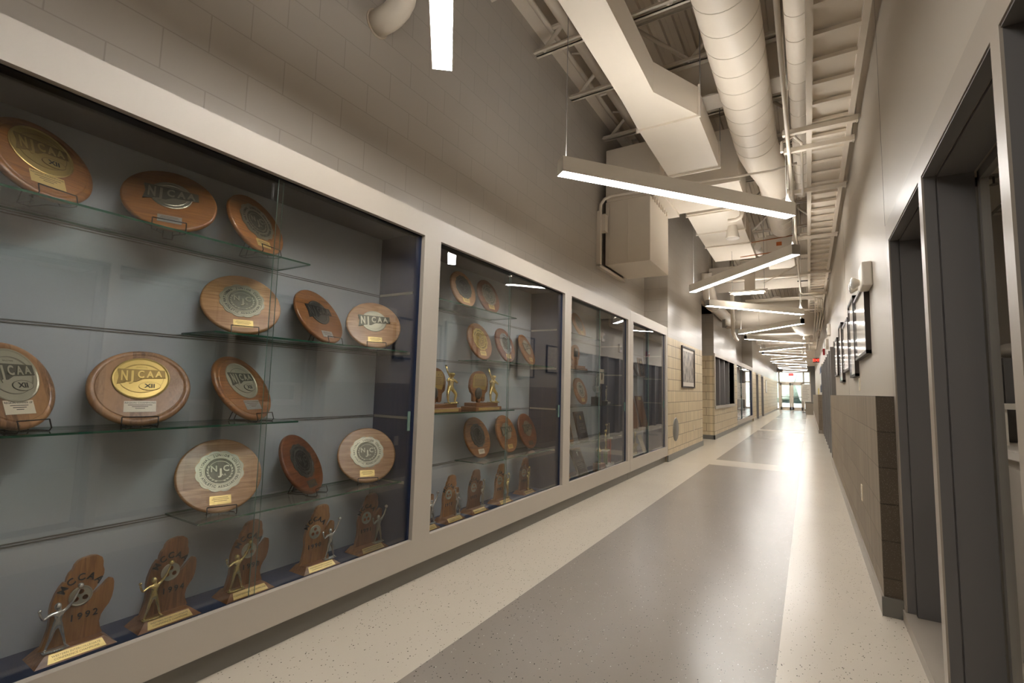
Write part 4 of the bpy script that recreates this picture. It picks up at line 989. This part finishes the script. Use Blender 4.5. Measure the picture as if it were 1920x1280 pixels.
# ================================================================ LINEAR LIGHTS
ZL = 2.90
FX = [((-1.63, 1.86), (-.10, -.02)), ((-1.63, 3.29), (-.10, 5.19))]
ords = ['nearest', 'second', 'third', 'fourth', 'fifth', 'sixth', 'seventh', 'eighth', 'ninth', 'tenth', 'eleventh', 'twelfth', 'thirteenth', 'fourteenth']
for k in range(6):
    FX.append(((-1.64, 8.48+6.72*k), (-.10, 6.65+6.72*k))); FX.append(((-1.64, 10.0+6.72*k), (-.10, 11.80+6.72*k)))
fix = None
def make_fixture():
    t = thing('linear_pendant_light', 'x', 'light', (0, 0, ZL), 0, 'white linear pendant lights in zigzag')
    L = 1.215; W = .055; Hh = .125
    MB().box(-L, L, -W, W, .008, Hh).box(-L, L, -W, -W+.004, 0, .008).box(-L, L, W-.004, W, 0, .008).build('housing', M['fixture'], t)
    MB().box(-L+.004, L-.004, -W+.004, W-.004, .0, .0075).build('diffuser', M['tube'], t)
    MB().box(-L+.02, L-.02, -W+.02, W-.02, Hh, Hh+.003).build('upper_diffuser', M['tube_up'], t)
    for s in (-1, 1): MB().box(s*L-.004*(s > 0), s*L+.004*(s < 0), -W, W, 0, Hh).build('end_cap', M['fixture'], t)
    for s in (-1, 1): MB().tube([(s*(L-.05), 0, Hh), (s*(L-.05), 0, ZD-ZL-.1)], .003, 6).build('suspension_cable', M['steel'], t)
    MB().tube([(L-.03, 0, Hh), (L-.03, 0, Hh+.06), (L-.0, 0, 1.4), (L-.03, 0, ZD-ZL-.1)], .005, 6).lathe([(.03, Hh), (.022, Hh+.05), (.008, Hh+.14)], 14, lambda a, b_, h: (L-.03+a, b_, h)).build('power_cord', M['fixture'], t)
    return t
for k, (a, b_) in enumerate(FX):
    if max(a[1], b_[1]) > 42.5: continue
    t = make_fixture() if fix is None else copy_tree(fix)
    if fix is None: fix = t
    t.location = ((a[0]+b_[0])/2, (a[1]+b_[1])/2, ZL); t.rotation_euler = (0, 0, math.atan2(b_[1]-a[1], b_[0]-a[0]))
    far = 'slanting away to the right' if b_[1] > a[1] else 'slanting away to the left'
    t['label'] = 'long white linear pendant light, %s from the camera, %s' % (ords[k], far)

# ================================================================ CEILING STRUCTURE
def joist(y, z0, label):
    t = thing('steel_joist', label, 'joist', (0, y, z0), 0, 'open-web steel joists under the roof deck')
    top = ZD-z0
    for s in (-1, 1):
        MB().box(XL, XR, s*.02, s*.055, 0, .012).box(XL, XR, s*.02, s*.026, 0, .05).build('bottom_chord', M['white_struct'], t)
        MB().box(XL, XR, s*.02, s*.055, top-.012, top).box(XL, XR, s*.02, s*.026, top-.05, top).build('top_chord', M['white_struct'], t)
    m = MB(); x = XL+.1; n = 4; dx = (XR-XL-.2)/n
    for k in range(n):
        a = (x+k*dx, 0, .02 if k % 2 == 0 else top-.02); b = (x+(k+1)*dx, 0, top-.02 if k % 2 == 0 else .02)
        m.tube([a, b], .024, 6)
    m.build('web_bars', M['white_struct'], t)
jn = ['nearest', 'second', 'third', 'fourth', 'fifth', 'sixth', 'seventh', 'eighth', 'ninth']
for k, y in enumerate((2.6, 3.5, 4.43, 5.38, 6.55, 7.9, 9.1, 10.6, 12.2)):
    joist(y, 4.92, 'white open-web steel joist under the roof deck, %s from the camera' % jn[k])
def ibeam(y, z0, label, w=.15):
    m = MB(); X0 = -1.35; m.box(X0, XR, y-w, y+w, z0, z0+.02).box(X0, XR, y-.008, y+.008, z0+.02, z0+.5).box(X0, XR, y-w, y+w, z0+.5, z0+.52)
    o = m.build('steel_beam', M['white_struct']); tag(o, label, 'beam', 'cross beams')
ibeam(5.63, 4.52, 'wide flange steel beam crossing above the round duct'); ibeam(12.8, 4.4, 'steel cross beam beyond the rectangular ducts')
m = MB(); m.box(XL, XL+.2, YB, 8.65, 5.2, 5.22).box(XL+.09, XL+.1, YB, 8.65, 5.22, ZD)
o = m.build('edge_beam', M['white_struct']); tag(o, 'long steel edge beam at the top of the left block wall', 'beam')
t = thing('sprinkler_main', 'white pipe running along the top of the left wall on slotted brackets', 'pipe', (-2.1, 0, 5.08))
MB().tube([(0, YB, 0), (0, 8.0, 0)], .055, 14).build('pipe', M['white_struct'], t)
for y in (1.6, 3.0, 4.4, 5.8, 7.2): MB().box(-.2, .1, y-.02, y+.02, .06, .09).tube([(-.19, y+.5, .09), (0, y+.62, .1)], .012, 6).build('bracket', M['white_paint'], t)
m = MB(); m.tube([(-2.32, YB, 5.15), (-2.32, 8.2, 5.15)], .03, 10); o = m.build('conduit', M['white_struct']); tag(o, 'thin conduit between the edge beam and the ceiling pipe', 'conduit')

def duct_seg(name, label, pts_l, pts_r, ys_, z0, z1, seams, cat='duct'):
    """rect duct with left/right x at each y"""
    t = thing(name, label, cat, (0, 0, 0)); m = MB()
    V = []
    for y, a, b in zip(ys_, pts_l, pts_r): V.append([m.bm.verts.new(p) for p in ((a, y, z0), (b, y, z0), (b, y, z1), (a, y, z1))])
    for A, B in zip(V, V[1:]):
        for k in range(4): m._face([A[k], A[(k+1) % 4], B[(k+1) % 4], B[k]])
    m._face(V[0]); m._face(V[-1]); m.build('duct_body', M['white_paint'], t)
    for y, a, b in seams: MB().box(a-.022, b+.022, y-.014, y+.014, z0-.022, z0+.002).box(b, b+.022, y-.014, y+.014, z0, z1+.02).box(a-.022, a, y-.014, y+.014, z0, z1+.02).build('flange', M['white_paint'], t)
    return t
t = duct_seg('rectangular_duct', 'white rectangular duct that widens with a jog, upper left of the picture', [-1.46, -1.47, -1.49, -1.49], [-1.16, -1.17, -.88, -.88], [YB+.2, 4.30, 4.90, 6.25], 4.0, 4.3, [(4.9, -1.49, -.88), (6.2, -1.49, -.88)])
for y, x in ((4.9, -.86), (2.6, -1.14), (6.2, -.86)): MB().tube([(x, y, 4.0), (x, y, ZD)], .006, 6).build('hanger_rod', M['steel'], t)
duct_seg('rectangular_duct', 'white rectangular duct running past the wall unit, with cross seams', [-1.58, -1.62, -1.64], [-.84, -.86, -.86], [7.75, 9.0, 10.9], 4.0, 4.35, [(7.8, -1.58, -.84), (8.82, -1.62, -.86), (9.7, -1.62, -.86)])
t = thing('duct_plenum', 'white plenum box joining the two rectangular ducts', 'duct', (0, 0, 0))
MB().box(-1.85, -.72, 6.75, 7.7, 4.02, 4.75).build('plenum_body', M['white_paint'], t); MB().box(-1.87, -.70, 6.74, 6.77, 4.0, 4.04).box(-1.3, -1.28, 6.74, 6.76, 4.04, 4.75).build('seam_strip', M['white_paint'], t)
def round_duct(name, label, path, r, bands, mat='white_paint'):
    t = thing(name, label, 'duct', (0, 0, 0)); m = MB(); m.tube(path, r, 36); m.mi = 1; rr = r if not isinstance(r, list) else r[0]
    for p in bands:
        m.tube([(p[0], p[1]-.004, p[2]), (p[0], p[1]+.004, p[2])], (p[3] if len(p) > 3 else rr)+.003, 36)
    m.build('duct_body', [M[mat], M['seam']], t)
    return t
DX, DZ, DR = -.475, 4.27, .23
round_duct('round_duct', 'large white round spiral duct running along the corridor ceiling', [(DX, YB+.2, DZ), (DX, 6.3, DZ), (DX+.01, 6.55, DZ), (DX+.04, 6.8, DZ-.02), (DX+.10, 7.1, DZ-.05), (DX+.14, 7.4, DZ-.08), (DX+.16, 9.6, DZ-.08)], [DR, DR, DR, DR*.97, DR*.93, DR*.88, DR*.86], [(DX, -1+.29*k, DZ) for k in range(26)] + [(DX+.16, 7.7+.3*k, DZ-.08, DR*.86) for k in range(6)])
round_duct('round_duct', 'slim white round duct beside the cable tray', [(.0, YB+.2, 4.25), (0, 3.1, 4.25), (0, 3.55, 4.25), (0, 8.2, 4.25)], [.17, .17, .095, .095], [(0, 2.6, 4.25, .17), (0, 3.1, 4.25, .165)] + [(0, 3.8+.32*k, 4.25, .095) for k in range(13)])
# wall unit on the left
t = thing('air_handling_unit', 'large white air unit mounted high on the left block wall', 'air unit', (0, 0, 0))
MB().box(-2.46, -1.81, 6.5, 7.5, 3.0, 3.93, bev=.006).build('lower_casing', M['white_paint'], t)
MB().box(-2.46, -1.68, 6.5, 7.7, 3.97, 4.72, bev=.006).build('upper_casing', M['white_paint'], t)
MB().box(-2.44, -1.83, 6.49, 6.52, 3.93, 3.97).box(-2.13, -2.12, 6.492, 6.5, 3.02, 3.9).box(-2.40, -2.395, 6.492, 6.5, 3.02, 3.9).build('panel_seam', M['white_struct'], t)
MB().box(XL, -2.46, 6.3, 6.36, 2.95, 3.75).box(XL, -2.46, 6.3, 7.4, 2.93, 2.97).box(XL, -2.46, 7.3, 7.4, 2.95, 3.9).build('wall_bracket', M['white_paint'], t)
m = MB()
for k in range(8): m.box(-1.815, -1.79, 6.6+.11*k, 6.64+.11*k, 3.90, 3.96)
m.build('clip', M['white_paint'], t)
MB().box(-2.50, -2.40, 6.33, 6.43, 3.45, 3.7).build('junction_box', M['white_paint'], t)
m = MB(); m.tube([(-2.49, 6.36, 3.0), (-2.49, 6.36, 3.75), (-2.48, 6.36, 3.86), (-2.42, 6.36, 3.93), (-2.34, 6.37, 3.96), (-1.85, 6.42, 3.97)], .022, 10); m.build('conduit', M['white_paint'], t)
# wall pipes upper left
for (y, z, r, lab) in ((2.17, 3.73, .085, 'white pipe elbow leaving the upper left block wall'), (1.30, 3.35, .06, 'small white pipe elbow at the top edge left of the pipe elbow')):
    t = thing('pipe_elbow', lab, 'pipe', (0, 0, 0))
    MB().tube([(XL-.01, y, z), (XL+.10, y, z), (XL+.15, y+.005, z+.015), (XL+.20, y+.01, z+.05), (XL+.23, y+.015, z+.10), (XL+.24, y+.02, z+.18), (XL+.24, y+.02, ZD)], r, 20).build('pipe', M['white_struct'], t)
    MB().tube([(XL, y, z), (XL+.008, y, z)], r+.012, 20).build('wall_collar', M['deck'], t)
# cable tray with trapeze hangers
t = thing('cable_tray', 'white ladder cable tray running along the right wall', 'cable tray', (0, 0, 0))
TY0, TY1, TZ = YB+.3, 29.0, 3.5
for a, b_ in ((.04, .082), (.335, .372)): MB().box(a, b_, TY0, TY1, TZ, TZ+.10).build('side_rail', M['white_paint'], t)
MB().box(.075, .345, TY0, TY1, TZ+.045, TZ+.05).build('cover_sheet', M['white_paint'], t)
k = 0; y = TY0+.2
while y < TY1 and k < 99:
    MB().box(.075, .345, y-.022, y+.022, TZ+.004, TZ+.03).build('rung', M['white_paint'], t); y += .29 if y < 13 else .45; k += 1
tn = ['nearest', 'second', 'third', 'fourth', 'fifth', 'sixth', 'seventh', 'eighth', 'ninth', 'tenth', 'eleventh']
for k, y in enumerate((2.0, 4.64, 5.0, 6.10, 8.0, 10.4, 12.6, 15.0, 17.5, 20.0, 22.6)):
    t = thing('trapeze_hanger', 'white strut hanger under the cable tray, %s from the camera' % tn[k], 'hanger', (0, y, TZ), 0, 'strut hangers under the cable tray')
    MB().box(-.14, .40, -.021, .021, -.045, -.004).build('strut', M['white_paint'], t)
    for x in (-.115, .39): MB().tube([(x, 0, -.06), (x, 0, ZD-TZ)], .005, 6).box(x-.02, x+.02, -.018, .018, -.003, .006).build('threaded_rod', M['white_paint'], t)
def pipe(label, pts, r, mat='white_paint', cat='conduit', name='conduit'):
    m = MB(); m.tube(pts, r, 10); o = m.build(name, M[mat]); return tag(o, label, cat)
pipe('white conduit hanging on the left end of the strut hangers', [(-.10, YB+.2, 3.43), (-.10, 11.6, 3.43), (-.10, 11.9, 3.40), (-.06, 12.0, 3.38), (.0, 12.0, 3.38), (.24, 12.0, 3.38)], .016)
pipe('slim conduit looping between the strut hangers', [(-.16, 5.05, 3.5), (-.16, 5.1, 3.62), (-.06, 5.15, 3.68), (.0, 5.15, 3.6), (.0, 6.1, 3.44)], .014)
pipe('conduit crossing under the plenum to the wall unit', [(-.05, 6.3, 3.9), (-.3, 6.35, 3.88), (-1.85, 6.42, 3.97)], .014)
pipe('vertical pipe with bottom elbow beside the round duct', [(-.80, 7.9, 4.6), (-.80, 7.9, 3.95), (-.82, 7.9, 3.89), (-.88, 7.9, 3.86), (-1.0, 7.9, 3.86)], .03, cat='pipe', name='drain_pipe')
for k in range(4):
    x = .16+.05*k
    pipe('white conduit turning down from the cable tray, %s from the left' % jn[k if k else 0].replace('nearest', 'first'), [(-1.2, 12.15+.1*k, 3.34-.0*k), (x-.05, 12.15+.1*k, 3.34), (x, 12.15+.1*k, 3.30), (x, 12.16+.1*k, 2.95), (x, 12.4+.1*k, 2.93), (x, 18.0, 2.95)], .012)
pipe('diagonal brace pipe above the fourth pendant light', [(-.7, 10.4, 3.35), (-.1, 10.4, 3.66)], .012, name='brace_pipe', cat='pipe')
pipe('cross pipe above the third pendant light', [(-1.7, 11.2, 3.62), (.3, 11.2, 3.62)], .03, name='cross_pipe', cat='pipe')
pipe('black cable crossing the ceiling beyond the round ducts', [(-.15, 12.0, 3.66), (.41, 12.0, 3.66)], .012, 'black', 'cable', 'cable')
pipe('copper line behind the round duct', [(-1.0, 9.95, 4.05), (-.1, 10.0, 4.12)], .009, 'copper', 'pipe', 'copper_pipe')
pipe('lower copper line behind the round duct', [(-1.05, 9.95, 3.80), (-.1, 10.0, 3.86)], .009, 'copper', 'pipe', 'copper_pipe')
t = thing('fan_coil_unit', 'ceiling unit with orange label behind the end of the round duct', 'air unit', (0, 0, 0))
MB().box(-.62, -.16, 10.1, 10.9, 3.72, 4.2, bev=.01).build('casing', M['white_paint'], t); MB().box(-.45, -.36, 10.09, 10.1, 3.98, 4.05).build('warning_label', M['orange_lbl'], t)
MB().tube([(-.75, 9.9, 3.95), (-.75, 10.4, 3.95)], .06, 14).build('valve_body', M['white'], t)
t = thing('pendant_bell', 'white bell shaped fitting hanging below the rectangular duct', 'fitting', (-1.02, 8.6, 3.92))
MB().lathe([(.055, .14), (.06, .12), (.105, -.12), (.11, -.14), (.104, -.14), (.09, -.1)], 28).build('shade', M['white'], t); MB().tube([(0, 0, .14), (0, 0, .16)], .02, 10).build('stem', M['white'], t)
# transverse ducts and clutter further along
t = thing('cross_duct', 'big white round duct crossing the corridor beyond the pendant lights', 'duct', (0, 0, 0))
MB().tube([(-2.09, 15.9, 3.55), (-.45, 15.9, 3.55), (-.25, 15.93, 3.55), (-.12, 16.05, 3.55), (-.05, 16.25, 3.55), (-.03, 16.6, 3.55), (-.03, 18.5, 3.55)], .40, 32).build('duct_body', M['white_paint'], t)
MB().tube([(-.03, 18.5, 3.55), (-.03, 18.52, 3.55)], .42, 32).tube([(-1.2, 15.9, 3.55), (-1.18, 15.9, 3.55)], .405, 32).build('collar', M['white_struct'], t)
t = thing('cross_duct', 'white rectangular duct crossing above the open recess', 'duct', (0, 0, 0))
MB().box(-2.1, .3, 12.9, 14.2, 3.95, 4.35).build('duct_body', M['white_paint'], t); MB().box(-2.1, .3, 12.88, 12.9, 3.93, 3.97).build('flange', M['white_struct'], t)
t = thing('branch_duct', 'round branch duct dropping at the open recess on the left', 'duct', (0, 0, 0))
MB().tube([(-1.90, 11.4, 3.9), (-1.90, 11.5, 3.62), (-1.90, 11.75, 3.42), (-1.92, 12.3, 3.3), (-1.92, 15.4, 3.3)], [.12, .13, .14, .14, .14], 22).build('duct_body', M['white_paint'], t)
MB().tube([(-1.92, 12.3, 3.3), (-1.92, 12.33, 3.3)], .15, 22).build('collar', M['white_struct'], t)
t = thing('strip_light', 'bare tube fluorescent light hung between the pendant lights', 'light', (-.95, 10.2, 3.13))
MB().box(-.30, .30, -.10, .10, .02, .05).box(-.34, .34, -.14, -.10, .03, .05).box(-.34, .34, .10, .14, .03, .05).build('reflector', M['white_paint'], t)
MB().tube([(-.26, -.05, .005), (.26, -.05, .005)], .012, 10).build('lamp_tube', M['tube2'], t); MB().tube([(-.26, .05, .005), (.26, .05, .005)], .012, 10).build('lamp_tube', M['tube2'], t)
MB().box(-.06, .12, -.05, .05, .05, .5).build('mounting_box', M['white_struct'], t)
for s in (-1, 1): MB().tube([(s*.28, 0, .05), (s*.28, 0, ZD-3.13)], .004, 6).build('hanger_rod', M['steel'], t)
for k, (y, z, x0) in enumerate(((20, 3.45, -2.1), (24.5, 3.5, -2.0), (30, 3.6, -2.0), (36, 3.5, -2.0))):
    t = thing('cross_duct', 'white duct crossing the far corridor ceiling, %s beyond the big round one' % ('first', 'second', 'third', 'fourth')[k], 'duct', (0, 0, 0))
    MB().box(x0, .2, y, y+.9, z, z+.5).build('duct_body', M['white_paint'], t); MB().box(x0, .2, y-.02, y, z-.03, z).build('flange', M['white_struct'], t)
t = thing('round_duct', 'long round duct along the far right of the ceiling', 'duct', (0, 0, 0))
MB().tube([(-.9, 19.2, 4.4), (-.9, YE, 4.4)], .25, 24).build('duct_body', M['white_paint'], t)
for k in range(6): MB().tube([(-.9, 21+3.5*k, 4.4), (-.9, 21.03+3.5*k, 4.4)], .26, 24).build('collar', M['white_struct'], t)
t = thing('drain_pipe', 'white pipe with a short foot on the left wall above the four-bay window', 'pipe', (0, 0, 0))
MB().tube([(-1.72, 14.2, ZD), (-1.72, 14.2, 2.95), (-1.72, 14.25, 2.85), (-1.72, 14.6, 2.75), (-1.70, 14.9, 2.70)], .05, 12).build('pipe', M['white_paint'], t)
t = thing('ceiling_speaker', 'dark twin bracket on the left ceiling before the four-bay window', 'bracket', (-1.9, 13.9, 3.05))
MB().box(-.04, .04, -.02, .02, -.1, .2).tube([(.02, 0, -.1), (.09, 0, -.06)], .02, 8).build('bracket_arm', M['steel'], t)
struct('trim_3', MB().box(-2.1, .42, 39.5, 39.7, 3.2, ZD), M['white_struct'])

# ================================================================ WORLD + RENDER
w = bpy.data.worlds.new('World'); SC.world = w; w.use_nodes = True
bg = w.node_tree.nodes['Background']
sky = w.node_tree.nodes.new('ShaderNodeTexSky'); sky.sky_type = 'HOSEK_WILKIE'; sky.turbidity = 4; sky.sun_direction = (0.4, .5, .75)
w.node_tree.links.new(sky.outputs[0], bg.inputs[0]); bg.inputs[1].default_value = 3.5
s = bpy.data.lights.new('sun', 'SUN'); s.energy = 7; s.angle = .05; so = bpy.data.objects.new('sun', s); C.objects.link(so); so.rotation_euler = (R(35), R(20), 0)
SC.view_settings.view_transform = 'Standard'; SC.view_settings.look = 'None'; SC.view_settings.gamma = 1
SC.view_settings.use_curve_mapping = False; SC.view_settings.exposure = 0.98
cy = SC.cycles
cy.use_denoising = True; cy.max_bounces = 8; cy.diffuse_bounces = 5; cy.glossy_bounces = 4; cy.transparent_max_bounces = 16; cy.transmission_bounces = 6
cy.caustics_reflective = False; cy.caustics_refractive = False; cy.sample_clamp_indirect = 6
cy.use_adaptive_sampling = True; cy.adaptive_threshold = .02
try: cy.use_light_tree = True
except Exception: pass
